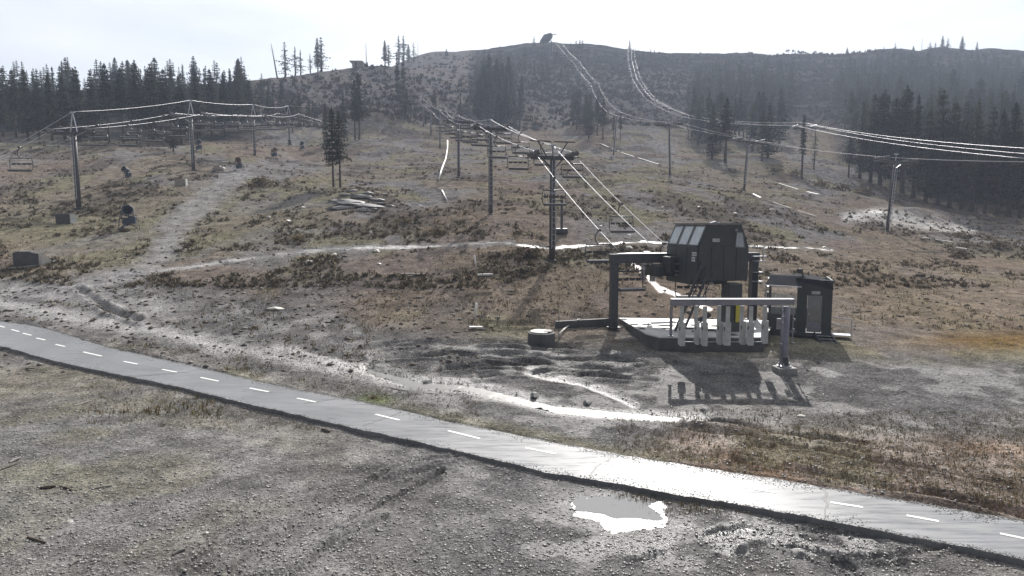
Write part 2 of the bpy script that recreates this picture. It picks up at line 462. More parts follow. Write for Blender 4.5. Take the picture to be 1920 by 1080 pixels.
def path_material():
    m = bpy.data.materials.new('worn asphalt')
    m.use_nodes = True
    nt = m.node_tree; N = nt.nodes.new; L = nt.links.new
    b = nt.nodes['Principled BSDF']
    geo = N('ShaderNodeNewGeometry')
    n0 = N('ShaderNodeTexNoise'); n0.inputs['Scale'].default_value = .35; n0.inputs['Detail'].default_value = 5
    n1 = N('ShaderNodeTexNoise'); n1.inputs['Scale'].default_value = 60; n1.inputs['Detail'].default_value = 3
    mp = N('ShaderNodeMapping'); mp.inputs['Rotation'].default_value = (0, 0, math.radians(31)); mp.inputs['Scale'].default_value = (.5, 5, 1)
    n3 = N('ShaderNodeTexNoise'); n3.inputs['Scale'].default_value = 1.6; n3.inputs['Detail'].default_value = 7; n3.inputs['Roughness'].default_value = .65
    L(geo.outputs['Position'], n0.inputs['Vector']); L(geo.outputs['Position'], n1.inputs['Vector'])
    L(geo.outputs['Position'], mp.inputs['Vector']); L(mp.outputs[0], n3.inputs['Vector'])
    rp = N('ShaderNodeValToRGB')
    rp.color_ramp.elements[0].position = .3; rp.color_ramp.elements[0].color = (.135, .138, .145, 1)
    rp.color_ramp.elements[1].position = .72; rp.color_ramp.elements[1].color = (.215, .215, .22, 1)
    L(n3.outputs['Fac'], rp.inputs['Fac'])
    mr = N('ShaderNodeMapRange'); mr.inputs['To Min'].default_value = .75; mr.inputs['To Max'].default_value = 1.25
    m3 = N('ShaderNodeMath'); m3.operation = 'MULTIPLY_ADD'; m3.inputs[1].default_value = 1.6; m3.inputs[2].default_value = -.8
    m4 = N('ShaderNodeMath'); m4.operation = 'ADD'
    L(n0.outputs['Fac'], m3.inputs[0]); L(n1.outputs['Fac'], m4.inputs[0]); L(m3.outputs[0], m4.inputs[1])
    L(m4.outputs[0], mr.inputs['Value'])
    vm = N('ShaderNodeVectorMath'); vm.operation = 'SCALE'
    L(rp.outputs['Color'], vm.inputs[0]); L(mr.outputs[0], vm.inputs['Scale']); L(vm.outputs[0], b.inputs['Base Color'])
    ro = N('ShaderNodeMapRange'); ro.inputs['From Min'].default_value = .35; ro.inputs['From Max'].default_value = .65
    ro.inputs['To Min'].default_value = .25; ro.inputs['To Max'].default_value = .52
    L(n3.outputs['Fac'], ro.inputs['Value']); L(ro.outputs[0], b.inputs['Roughness'])
    b.inputs['Specular IOR Level'].default_value = .33
    bp = N('ShaderNodeBump'); bp.inputs['Strength'].default_value = .35; bp.inputs['Distance'].default_value = .006
    L(n1.outputs['Fac'], bp.inputs['Height']); L(bp.outputs['Normal'], b.inputs['Normal'])
    return m


M['path'] = path_material()


def water_material():
    m = bpy.data.materials.new('shallow water')
    m.use_nodes = True
    nt = m.node_tree; N = nt.nodes.new; L = nt.links.new
    b = nt.nodes['Principled BSDF']
    b.inputs['Base Color'].default_value = (.10, .095, .085, 1)
    b.inputs['Roughness'].default_value = .36
    b.inputs['Specular IOR Level'].default_value = 1.0
    geo = N('ShaderNodeNewGeometry')
    n = N('ShaderNodeTexNoise'); n.inputs['Scale'].default_value = 7; n.inputs['Detail'].default_value = 6; n.inputs['Roughness'].default_value = .7
    L(geo.outputs['Position'], n.inputs['Vector'])
    bp = N('ShaderNodeBump'); bp.inputs['Strength'].default_value = .5; bp.inputs['Distance'].default_value = .02
    L(n.outputs['Fac'], bp.inputs['Height']); L(bp.outputs['Normal'], b.inputs['Normal'])
    return m


M['water'] = water_material()
M['puddle'] = water_material()
M['puddle'].node_tree.nodes['Principled BSDF'].inputs['Roughness'].default_value = .06
M['puddle'].node_tree.nodes['Bump'].inputs['Strength'].default_value = .12
M['puddle'].node_tree.nodes['Principled BSDF'].inputs['Base Color'].default_value = (.17, .165, .16, 1)


# ------------------------------------------------------------------ mesh helpers
class MB:
    def __init__(s):
        s.v = []; s.f = []

    def add(s, vs_, fs):
        o = len(s.v)
        s.v += [tuple(v) for v in vs_]
        s.f += [tuple(i + o for i in f) for f in fs]
        return s

    def box(s, c, d, rz=0.0, ch=0.0):
        """box centred at c with size d; ch cuts the vertical and top edges"""
        x, y, z = d[0] / 2, d[1] / 2, d[2] / 2
        ca, sa = math.cos(rz), math.sin(rz)
        if ch <= 0:
            pts = [(-x, -y, -z), (x, -y, -z), (x, y, -z), (-x, y, -z), (-x, -y, z), (x, -y, z), (x, y, z), (-x, y, z)]
            fs = [(3, 2, 1, 0), (4, 5, 6, 7), (0, 1, 5, 4), (1, 2, 6, 5), (2, 3, 7, 6), (3, 0, 4, 7)]
        else:
            ring = lambda k, q: [(-x + k, -y, q), (x - k, -y, q), (x, -y + k, q), (x, y - k, q), (x - k, y, q), (-x + k, y, q), (-x, y - k, q), (-x, -y + k, q)]
            top = [(a * (1 - ch / max(x, ch * 2)), b * (1 - ch / max(y, ch * 2)), z) for a, b, _ in ring(ch, z)]
            pts = ring(ch, -z) + ring(ch, z - ch) + top
            fs = [tuple(range(7, -1, -1)), tuple(range(16, 24))]
            for r in (0, 8):
                for i in range(8):
                    j = (i + 1) % 8
                    fs.append((r + i, r + j, r + 8 + j, r + 8 + i))
        s.add([(c[0] + a * ca - b * sa, c[1] + a * sa + b * ca, c[2] + q) for a, b, q in pts], fs)
        return s

    def beam(s, p0, p1, w, h=None):
        """rectangular bar between two points"""
        h = h or w
        p0 = Vector(p0); p1 = Vector(p1); d = (p1 - p0).normalized()
        up = Vector((0, 0, 1)) if abs(d.z) < .95 else Vector((0, 1, 0))
        r = d.cross(up).normalized(); u = r.cross(d)
        vs_ = []
        for p in (p0, p1):
            for a, b in ((-1, -1), (1, -1), (1, 1), (-1, 1)):
                vs_.append(p + r * (a * w / 2) + u * (b * h / 2))
        s.add(vs_, [(0, 1, 2, 3), (7, 6, 5, 4), (0, 4, 5, 1), (1, 5, 6, 2), (2, 6, 7, 3), (3, 7, 4, 0)])
        return s

    def tube(s, pts, r, n=8, caps=True):
        pts = [Vector(p) for p in pts]
        rs = r if isinstance(r, (list, tuple)) else [r] * len(pts)
        rings = []
        prev = None
        vs_ = []
        for i, p in enumerate(pts):
            d = (pts[min(i + 1, len(pts) - 1)] - pts[max(i - 1, 0)]).normalized()
            if prev is None:
                up = Vector((0, 0, 1)) if abs(d.z) < .9 else Vector((1, 0, 0))
                a = d.cross(up).normalized()
            else:
                a = (prev - d * prev.dot(d)).normalized()
            prev = a
            b = d.cross(a)
            for k in range(n):
                t = 2 * math.pi * k / n
                vs_.append(p + (a * math.cos(t) + b * math.sin(t)) * rs[i])
        fs = []
        for i in range(len(pts) - 1):
            for k in range(n):
                j = (k + 1) % n
                fs.append((i * n + k, i * n + j, (i + 1) * n + j, (i + 1) * n + k))
        if caps:
            fs.append(tuple(range(n - 1, -1, -1)))
            fs.append(tuple((len(pts) - 1) * n + k for k in range(n)))
        s.add(vs_, fs)
        return s

    def lathe(s, prof, c=(0, 0, 0), axis=(0, 0, 1), n=16):
        """profile [(radius, height)] turned about an axis"""
        q = Vector((0, 0, 1)).rotation_difference(Vector(axis).normalized())
        vs_ = []
        for r, h in prof:
            for k in range(n):
                t = 2 * math.pi * k / n
                vs_.append(q @ Vector((r * math.cos(t), r * math.sin(t), h)) + Vector(c))
        fs = []
        for i in range(len(prof) - 1):
            for k in range(n):
                j = (k + 1) % n
                fs.append((i * n + k, i * n + j, (i + 1) * n + j, (i + 1) * n + k))
        fs.append(tuple(range(n - 1, -1, -1)))
        fs.append(tuple((len(prof) - 1) * n + k for k in range(n)))
        s.add(vs_, fs)
        return s

    def prism(s, poly, f0, f1):
        """polygon extruded: f0/f1 map (a, b) to a 3D point on the two ends"""
        n = len(poly)
        s.add([f0(*p) for p in poly] + [f1(*p) for p in poly],
              [tuple(range(n - 1, -1, -1)), tuple(range(n, 2 * n))] + [(i, (i + 1) % n, n + (i + 1) % n, n + i) for i in range(n)])
        return s

    def mesh(s, name, m, smooth_=False):
        me = bpy.data.meshes.new(name)
        me.from_pydata(s.v, [], s.f)
        me.materials.append(m)
        if smooth_:
            me.polygons.foreach_set('use_smooth', [True] * len(me.polygons))
        me.update()
        return me

    def build(s, name, m, parent=None, smooth_=False):
        o = bpy.data.objects.new(name, s.mesh(name, m, smooth_))
        COL.objects.link(o)
        if parent:
            o.parent = parent
        return o


def np_mesh(name, V, Fq, m, smooth_=False):
    me = bpy.data.meshes.new(name)
    n = Fq.shape[1]
    me.vertices.add(len(V)); me.vertices.foreach_set('co', V.astype(np.float32).ravel())
    me.loops.add(Fq.size); me.loops.foreach_set('vertex_index', Fq.astype(np.int32).ravel())
    me.polygons.add(len(Fq)); me.polygons.foreach_set('loop_start', np.arange(0, Fq.size, n, dtype=np.int32))
    me.update(calc_edges=True)
    if smooth_:
        me.polygons.foreach_set('use_smooth', np.ones(len(Fq), bool))
    me.materials.append(m)
    return me


def link(name, me, parent=None):
    o = bpy.data.objects.new(name, me); COL.objects.link(o)
    if parent:
        o.parent = parent
    return o


def tag(o, label=None, cat=None, group=None, kind=None):
    if label: o['label'] = label
    if cat: o['category'] = cat
    if group: o['group'] = group
    if kind: o['kind'] = kind
    return o


def empty(name, loc, rz=0.0, label=None, cat=None, group=None):
    o = bpy.data.objects.new(name, None); COL.objects.link(o)
    o.empty_display_size = .3
    o.location = loc; o.rotation_euler = (0, 0, rz)
    return tag(o, label, cat, group)


def copy_tree(root, loc, rz=0.0, scale=None, label=None, group=None):
    r = root.copy(); COL.objects.link(r)
    r.location = loc; r.rotation_euler = (0, 0, rz)
    if scale is not None:
        r.scale = scale
    if label: r['label'] = label
    if group: r['group'] = group
    for ch in [c for c in root.children]:
        k = ch.copy(); COL.objects.link(k); k.parent = r
        for g in [c for c in ch.children]:
            d = g.copy(); COL.objects.link(d); d.parent = k
    return r


# ------------------------------------------------------------------ ground sheet
A_dense = np.radians(np.linspace(-44, 44, 620))
A_out1 = np.radians(np.linspace(-180, -46, 60)); A_out2 = np.radians(np.linspace(46, 180, 60))
ANG = np.concatenate([A_out1, A_dense, A_out2])
RAD = np.concatenate([np.linspace(.5, 11, 22)[:-1], np.arange(11, 20, .085), np.arange(20, 34, .085), np.arange(34, 62, .14),
                      np.arange(62, 130, .38), np.arange(130, 300, 1.1), np.arange(300, 440, 1.6), np.linspace(442, 880, 24)])
AA, RR = np.meshgrid(ANG, RAD)
GX = RR * np.sin(AA); GY = RR * np.cos(AA)
GZ = G(GX, GY)
nr, na = GX.shape
V = np.stack([GX.ravel(), GY.ravel(), GZ.ravel()], 1)
ii = np.arange(nr - 1)[:, None] * na + np.arange(na - 1)[None, :]
Q = np.stack([ii, ii + na, ii + na + 1, ii + 1], -1).reshape(-1, 4)
ground_me = np_mesh('ground', V, Q, M['ground'], True)

# soil colour region by region, some shade and glare painted in
px, py = proj(GX, GY, base_z(GX, GY))
c_gravel = np.array([.168, .162, .158]); c_brown = np.array([.225, .192, .155]); c_olive = np.array([.220, .200, .135])
c_red = np.array([.215, .168, .135]); c_road = np.array([.30, .288, .28]); c_orange = np.array([.24, .15, .055])
c_grey = np.array([.215, .200, .190]); c_mud_shade = np.array([.075, .07, .066]); c_dark = np.array([.12, .10, .088])
n_a = fbm(GX / 9, GY / 9, 4, 61); n_b = fbm(GX / 4, GY / 7, 4, 71); n_c = fbm(GX / 22, GY / 22, 3, 81)


def mixc(C, c, m):
    return C * (1 - m[..., None]) + c * m[..., None]


C = np.zeros(GX.shape + (3,)) + c_grey
C = mixc(C, c_brown, smooth(-.06, .10, n_a))
C = mixc(C, c_olive, smooth(.0, .12, n_b) * .8)
C = mixc(C, c_red, smooth(.05, .16, n_c) * .7)
C = mixc(C, c_dark, smooth(.04, .14, fbm(GX / 5, GY / 5, 4, 91)) * .7 * (py < 640))
foreg = smooth(0, 40, py - np.interp(px, [-300, 0, 260, 620, 700, 1050, 1240, 1500, 1920, 2300], [500, 505, 500, 560, 600, 620, 640, 650, 665, 690]))
C = mixc(C, c_gravel, foreg * (.75 + .25 * smooth(-.1, .1, n_b)))
below_path = smooth(0, 10, py - np.interp(px, PLx, PLy)) * (GY > 6)
C = mixc(C, np.array([.19, .172, .14]), below_path * smooth(900, 300, px) * smooth(-.08, .1, fbm(GX / 3.5, GY / 3.5, 4, 201)) * .75)
C = mixc(C, np.array([.18, .175, .125]), below_path * smooth(500, 0, px) * smooth(.0, .14, fbm(GX / 2.5, GY / 2.5, 4, 211)) * .4)
C = mixc(C, np.array([.135, .13, .13]), below_path * smooth(.02, .16, fbm(GX / 5, GY / 5, 4, 221)) * .5)
rust = smooth(0, 50, py - np.interp(px, [1000, 1300, 1600, 1920], [830, 775, 790, 800])) * smooth(1120, 1420, px) * smooth(0, 10, np.interp(px, PUx, PUy) - py + 10)
C = mixc(C, np.array([.25, .175, .125]), rust * (.55 + .45 * smooth(-.1, .1, n_b)))
C = mixc(C, c_olive, rust * smooth(.02, .14, fbm(GX / 2, GY / 2, 3, 99)) * .6)
shoulder = smooth(26, 6, np.interp(px, PUx, PUy) - py) * smooth(-8, 2, np.interp(px, PUx, PUy) - py) * (px < 1250) * smooth(120, 300, px)
C = mixc(C, c_olive, shoulder * .6 * smooth(-.12, .08, n_b))
C = mixc(C, np.array([.14, .17, .06]), np.exp(-((px - 705) / 36) ** 2 - ((py - 748) / 11) ** 2) * .8)
C = mixc(C, c_orange, smooth(1500, 1900, px) * np.exp(-((py - 640) / 20) ** 2) * .8)
C = mixc(C, np.array([.25, .195, .145]), smooth(1080, 1300, px) * smooth(470, 500, py) * smooth(640, 600, py) * .6)
C = mixc(C, c_olive, (px < 620) * smooth(345, 400, py) * smooth(500, 440, py) * .35)
ROADS = [([(-300, 566), (0, 566), (110, 590), (240, 612), (400, 648), (560, 678), (690, 708), (790, 722)], 27, 1.0),
         ([(240, 610), (420, 640), (600, 676), (760, 716)], 13, .8),
         ([(-100, 530), (60, 545), (200, 560), (330, 585)], 30, .7),
         ([(445, 325), (420, 350), (355, 400), (320, 440), (300, 480), (250, 515), (170, 530)], 32, .85),
         ([(215, 518), (330, 505), (470, 484), (600, 470), (760, 462), (960, 458)], 9, .9),
         ([(960, 462), (1040, 466), (1130, 455), (1200, 452), (1560, 468)], 5, .8),
         ([(500, 350), (560, 300), (480, 262), (640, 240)], 9, .35),
         ([(1590, 408), (1640, 400), (1720, 415), (1820, 422)], 22, .8),
         ([(1560, 330), (1500, 300), (1470, 250), (1500, 200)], 18, .35),
         ([(1210, 190), (1230, 250), (1270, 300)], 16, .35),
         ([(960, 150), (1000, 190), (1060, 250)], 16, .3),
         ([(500, 160), (620, 175), (800, 185)], 8, .5)]
for pts, w, s_ in ROADS:
    dist, par = pl_dist(px, py, pts)
    dist = dist + fbm(GX / 2.2, GY / 2.2, 4, 444) * w * 1.3
    C = mixc(C, c_road, np.exp(-np.abs(dist / w) ** 3) * s_ * (.7 + .6 * smooth(-.15, .1, n_b)).clip(0, 1) * (GY > 8))
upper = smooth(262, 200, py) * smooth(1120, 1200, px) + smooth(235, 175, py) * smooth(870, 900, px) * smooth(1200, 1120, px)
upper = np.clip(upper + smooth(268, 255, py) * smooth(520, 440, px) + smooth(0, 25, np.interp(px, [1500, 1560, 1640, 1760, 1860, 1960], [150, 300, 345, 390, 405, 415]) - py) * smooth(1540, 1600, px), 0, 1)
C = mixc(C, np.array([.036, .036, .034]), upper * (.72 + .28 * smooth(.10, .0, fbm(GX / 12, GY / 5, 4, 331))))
C = mixc(C, np.array([.17, .16, .165]), smooth(240, 215, py) * smooth(460, 520, px) * smooth(900, 860, px) * .6)
C = mixc(C, np.array([.165, .152, .140]), upper * smooth(1310, 1270, px) * smooth(880, 960, px) * smooth(115, 150, py) * .8)  # pale brown runs plus veil glare painted into the upper slope
C = mixc(C, c_mud_shade * 1.3, np.clip(np.exp(-((px - 1400) / 190) ** 2 - ((py - 728) / 62) ** 2) * (.45 + .55 * smooth(-.12, .08, fbm(GX / 1.8, GY / 1.2, 4, 777))), 0, 1) * .75)  # dark mud, with extra darkening painted in to deepen the terminal's shadow
C = mixc(C, c_mud_shade * 1.3, np.exp(-((px - 1215) / 60) ** 2 - ((py - 655) / 30) ** 2) * .6)  # same darker tone left of the platform front
ruts_m = np.exp(-((px - 1000) / 240) ** 2 - ((py - 690) / 45) ** 2)
C = mixc(C, c_mud_shade, ruts_m * smooth(-.02, .1, fbm(GX / 3, GY / .5, 4, 55)) * .8)
lo_ = np.interp(px, PLx, PLy)
wet = .04 + .30 * smooth(-.05, .14, fbm(GX / 1.2, GY / 1.2, 4, 123)) * foreg
for pts, w, s_ in [(DITCH, 22, .95), (DITCH2, 18, .8), (ROADS[0][0], 20, .45), (ROADS[4][0], 6, .5), (ROADS[5][0], 3.5, .7), (ROADS[7][0], 20, .5),
                   ([(520, 650), (700, 700)], 16, .6), ([(1240, 540), (1330, 580)], 8, .9), ([(1190, 490), (1240, 545)], 8, .8)]:
    dist, par = pl_dist(px, py, pts)
    brk = smooth(-.22, .12, fbm(GX / 1.6, GY / 1.1, 4, 333)) if w < 8 else 1.0
    wet = np.maximum(wet, s_ * brk * np.exp(-(dist / (w * (.6 + .8 * vnoise(GX / 2.3, GY / 2.3, 15)))) ** 2))
wet = np.maximum(wet, .95 * np.exp(-((px - 1170) / 150) ** 2 - ((py - 965 - (px - 1165) * .2) / 52) ** 2))
wet = np.maximum(wet, .95 * np.exp(-((px - 1310) / 420) ** 2 - ((py - 1010) / 75) ** 2) * smooth(-.1, .1, fbm(GX / .8, GY / .8, 3, 17)))
wet = np.maximum(wet, .34 * smooth(640, 700, py) * smooth(1000, 1100, px) * smooth(1700, 1350, px) * (py < 790) * smooth(-.12, .1, fbm(GX / .9, GY / .9, 4, 19)))
C = C * (1 - .25 * wet[..., None])
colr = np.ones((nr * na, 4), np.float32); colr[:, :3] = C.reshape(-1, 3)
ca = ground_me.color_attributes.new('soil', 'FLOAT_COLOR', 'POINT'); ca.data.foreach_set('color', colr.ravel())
wa = ground_me.attributes.new('wet', 'FLOAT', 'POINT'); wa.data.foreach_set('value', wet.astype(np.float32).ravel())
ground = tag(link('ground', ground_me), kind='structure')
land = tag(MB().add([(-3500, -3500, -2), (3500, -3500, -2), (3500, 3500, -2), (-3500, 3500, -2)], [(0, 1, 2, 3)]).build('distant_ground', mat('far earth', (.12, .11, .10), .9)), kind='structure')
land.location = (0, 0, -3)

# ------------------------------------------------------------------ the paved path
ST = np.concatenate([np.linspace(-190, 2140, 300)])
def edge_world(xs, ys, xq):
    yq = np.interp(xq, xs, ys)
    return yq
path_pts_u = []; path_pts_l = []
SLANT = 40
for xq in np.linspace(-180, 2120, 150):
    xu = xq + 18; xl = xq - 18
    # flat hit on the smooth land, ignoring the small relief
    for (xx, tabx, taby, dst) in ((xu, PUx, PUy, path_pts_u), (xl, PLx, PLy, path_pts_l)):
        row = float(np.interp(xx, tabx, taby))
        ax, az = pray(xx, row)
        Ys = np.arange(8, 70, .05)
        g = base_z(Ys * float(ax), Ys) + fbm(Ys * float(ax) / 9, Ys / 9, 3, 9) * 0.25
        k = int(np.nonzero(CAMZ + Ys * float(az) <= g + .02)[0][0])
        dst.append((float(ax) * Ys[k], Ys[k]))
def sm(P):
    P = np.array(P)
    for _ in range(2):
        P[1:-1] = (P[:-2] + 2 * P[1:-1] + P[2:]) / 4
    return P
PUW, PLW = sm(path_pts_u), sm(path_pts_l)


def ragged(P, seed):
    t = np.linspace(0, len(P) - 1, 900)
    Q_ = np.stack([np.interp(t, np.arange(len(P)), P[:, k]) for k in (0, 1)], 1)
    n_ = (vnoise(Q_[:, 0] / .5, Q_[:, 1] / .5, seed) - .5) * .10 + (vnoise(Q_[:, 0] / .12, Q_[:, 1] / .12, seed + 1) - .5) * .06
    Q_[:, 1] += n_
    return Q_


PUW, PLW = ragged(PUW, 5), ragged(PLW, 9)
NC = 9
rows = []
def path_z(X, Y):
    return base_z(X, Y) + fbm(X / 9, Y / 9, 3, 9) * 0.25 + .025
pv = []; pf = []
for i in range(len(PUW)):
    for j in range(NC + 1):
        t = j / NC
        p = PUW[i] * (1 - t) + PLW[i] * t
        pv.append((p[0], p[1], float(path_z(p[0], p[1]))))
    for dpt in (PLW[i], PUW[i]):
        pv.append((dpt[0], dpt[1], float(path_z(dpt[0], dpt[1])) - .22))
w_ = NC + 3
for i in range(len(PUW) - 1):
    for j in range(NC):
        a = i * w_ + j
        pf.append((a, a + 1, a + 1 + w_, a + w_))
    a = i * w_ + NC
    pf.append((a, a + 1, a + 1 + w_, a + w_))
    a = i * w_
    pf.append((a + w_, a + NC + 2 + w_, a + NC + 2, a))
mb = MB(); mb.v = pv; mb.f = pf
bike_path = tag(mb.build('path', M['path']), kind='structure')


def on_path(x, row, lift=.004):
    ax, az = pray(x, row)
    Ys = np.arange(8, 70, .02)
    k = int(np.nonzero(CAMZ + Ys * float(az) <= path_z(Ys * float(ax), Ys))[0][0])
    X, Y = float(ax) * Ys[k], float(Ys[k])
    return Vector((X, Y, float(path_z(X, Y)) + lift))


def strip(pts, widths, lift):
    """thin flat ribbon lying on the path"""
    mb = MB(); vs_ = []
    for i, p in enumerate(pts):
        d = (pts[min(i + 1, len(pts) - 1)] - pts[max(i - 1, 0)]); d.z = 0; d.normalize()
        n = Vector((-d.y, d.x, 0))
        for s_ in (-1, 1):
            q = p + n * (s_ * widths[i] / 2)
            vs_.append((q.x, q.y, float(path_z(q.x, q.y)) + lift))
    mb.add(vs_, [(2 * i, 2 * i + 1, 2 * i + 3, 2 * i + 2) for i in range(len(pts) - 1)])
    return mb


DASHES = [((-6, 610), (9, 614)), ((21, 618), (36, 622)), ((43, 625), (59, 629)), ((68, 634), (85, 638)), ((104, 646), (122, 650)),
          ((156, 660), (191, 668)), ((232, 678), (258, 683)), ((304, 693), (332, 698)), ((376, 708), (410, 715)), ((468, 728), (504, 735)),
          ((557, 747), (592, 754)), ((704, 777), (749, 788)), ((840, 808), (900, 823)), ((985, 840), (1042, 851)), ((1112, 865), (1166, 875)),
          ((1245, 888), (1300, 898)), ((1395, 914), (1455, 924)), ((1557, 942), (1618, 952)), ((1700, 967), (1760, 978)), ((1875, 1001), (1935, 1013))]
for a, b in DASHES:
    p0, p1 = on_path(*a), on_path(*b)
    n_ = 5
    pts = [p0.lerp(p1, k / (n_ - 1)) for k in range(n_)]
    strip(pts, [.10] * n_, .008).build('lane_dash', M['paint'], bike_path)
CRACKS = [[(752, 772), (735, 781), (712, 788), (690, 795), (680, 799)], [(1133, 849), (1148, 855), (1135, 866), (1118, 875), (1110, 886), (1105, 897)],
          [(1540, 916), (1550, 925), (1543, 935), (1553, 945), (1547, 958), (1546, 974)], [(383, 693), (350, 698), (290, 703), (255, 707)],
          [(633, 747), (600, 753), (570, 757)], [(1465, 903), (1462, 910), (1470, 918)]]
for k_, c in enumerate(CRACKS):
    pts = []
    for i in range(len(c) - 1):
        for t in (0, .33, .66):
            pts.append(on_path(c[i][0] * (1 - t) + c[i + 1][0] * t + RNG.uniform(-2, 2), c[i][1] * (1 - t) + c[i + 1][1] * t + RNG.uniform(-.6, .6)))
    pts.append(on_path(*c[-1]))
    strip(pts, [RNG.uniform(.04, .09) * (1 if k_ in (1, 2) else .6) for _ in pts], .004).build('crack_seal', M['tar'], bike_path)

# ------------------------------------------------------------------ water in the ditch and the puddle
def stream(pts_px, width, name, dz):
    vs_ = []; n = 0
    xs = []
    for i in range(len(pts_px) - 1):
        for t in np.linspace(0, 1, 14, endpoint=False):
            xs.append((pts_px[i][0] * (1 - t) + pts_px[i + 1][0] * t, pts_px[i][1] * (1 - t) + pts_px[i + 1][1] * t))
    P = [Vector(hit(*q)) for q in xs]
    zz = np.array([p.z for p in P])
    zz = np.convolve(np.pad(zz, 6, mode='edge'), np.ones(13) / 13, 'valid')
    for i, p in enumerate(P):
        d = P[min(i + 1, len(P) - 1)] - P[max(i - 1, 0)]; d.z = 0; d.normalize()
        nrm = Vector((-d.y, d.x, 0))
        w = width * (.5 + 1.1 * float(vnoise(i * .22, 3.3, 8))) * min(1, (i + 1) / 8)
        for s_ in (-1, -.5, 0, .5, 1):
            q = p + nrm * s_ * w * (1 + .25 * RNG.uniform(-1, 1))
            vs_.append((q.x, q.y, zz[i] + dz))
    fs = [(5 * i + j, 5 * i + j + 1, 5 * i + j + 6, 5 * i + j + 5) for i in range(len(P) - 1) for j in range(4)]
    return tag(MB().add(vs_, fs).build(name, M['water']), kind='structure')


stream(DITCH, 1.0, 'water', -.02)
pc = [hit(x, y) for x, y in ((1090, 935), (1250, 985))]
pz = min(p[2] for p in pc)
cx_, cy_, cz_ = hit(1165, 962)
def pool(px0, py0, rx, ry, lift, m, seed):
    c = hit(px0, py0); pts = [(c[0], c[1], cz_ + lift)]
    for k in range(72):
        a = 2 * math.pi * k / 72
        w = .8 + .45 * float(vnoise(k * .35, seed * 3.1, seed)) if k not in (0, 71) else 1
        q = hit(px0 + rx * w * math.cos(a), py0 + ry * w * math.sin(a) + rx * w * math.cos(a) * .2)
        pts.append((q[0], q[1], cz_ + lift))
    tag(MB().add(pts, [(0, 1 + k, 1 + (k + 1) % 72) for k in range(72)]).build('water', m), kind='structure')


pool(1148, 950, 92, 25, .100, M['puddle'], 3)
pool(1180, 968, 210, 60, .094, M['water'], 4)

# ------------------------------------------------------------------ haze
HB = MB().box((0, 0, (-7 + 152) / 2), (1790, 1790, 159))
hm = bpy.data.materials.new('haze air'); hm.use_nodes = True
hn = hm.node_tree; hn.nodes.clear()
ho = hn.nodes.new('ShaderNodeOutputMaterial'); hv = hn.nodes.new('ShaderNodeVolumePrincipled')
hv.inputs['Color'].default_value = (.70, .80, 1.0, 1)
hv.inputs['Density'].default_value = .00044
hv.inputs['Anisotropy'].default_value = .2
hn.links.new(hv.outputs[0], ho.inputs['Volume'])
haze = tag(HB.build('haze', hm), kind='stuff')
land.location = (0, 0, -3)
# ------------------------------------------------------------------ lift machinery
def lift_tower(loc, rz, H, gauge, label, group, r=.24, frames=False, ch=.95, bright=False):
    """pole with a crossarm along local X and sheave trains on its ends"""
    t = empty('lift_tower', loc, rz, label, 'lift tower', group)
    p = MB(); p.tube([(0, 0, -1.2), (0, 0, H * .5), (0, 0, H + .15)], [r, r * .93, r * .8], 12)
    p.lathe([(r * 1.7, 0), (r * 1.7, .05), (r, .12)], (0, 0, .02), n=12)
    p.build('pole', M['steel_pole'], t, True)
    c = MB()
    g = gauge / 2
    c.box((0, 0, H), (gauge + .5, .26, .3), 0, .03)
    c.beam((-g * .55, 0, H - .1), (-.1, 0, H - .85), .1); c.beam((g * .55, 0, H - .1), (.1, 0, H - .85), .1)
    c.build('crossarm', M['steel_dark'], t)
    for s in (-1, 1):
        w = MB()
        w.box((s * g, 0, H + .16), (.12, 2.4, .14))
        for k in range(-3, 4):
            if k == 0: continue
            w.lathe([(.05, -.06), (.2, -.05), (.17, 0), (.2, .05), (.05, .06)], (s * (g + .1), k * .36, H + .3), (1, 0, 0), 10)
        w.box((s * (g + .28), 0, H + .02), (.3, 2.0, .03))
        w.build('sheave_train', M['steel_light' if bright else 'chair_frame'], t)
    if frames:
        f = MB()
        for s in (-1, 1):
            f.beam((s * .5, 0, H + .1), (s * g * .82, 0, H + 1.25), .08)
            f.beam((s * .9 - .75 * s, 0, H + 1.25), (s * g * 1.25, 0, H + 1.25), .08)
        f.build('lifting_frame', M['steel_pole'], t)
    if ch:
        cm = MB(); cm.tube([(-.4 if ch > 1 else 0, 0, H), (0, 0, H + ch)], .06, 6); cm.tube([(.4 if ch > 1 else 0, 0, H), (0, 0, H + ch)], .06, 6); cm.box((0, 0, H + ch), (.5, .16, .14))
        cm.build('cable_bracket', M['steel_light'], t)
    ld = MB()
    for s in (-.16, .16):
        ld.tube([(s, -r - .12, 1.0), (s, -r - .1, H - .2)], .025, 5)
    for k in range(int((H - 1.4) / .45)):
        ld.tube([(-.16, -r - .12, 1.2 + k * .45), (.16, -r - .12, 1.2 + k * .45)], .016, 4)
    ld.build('ladder', M['steel_light'], t)
    return t


def sag(p0, p1, k=.02, n=14):
    L = (p1 - p0).length
    return [p0.lerp(p1, i / n) - Vector((0, 0, 4 * k * L * (i / n) * (1 - i / n))) for i in range(n + 1)]


def rope_on(path, Yq):
    for a, b in zip(path[:-1], path[1:]):
        if a.y <= Yq <= b.y:
            return a.lerp(b, (Yq - a.y) / max(b.y - a.y, 1e-6))
    return None


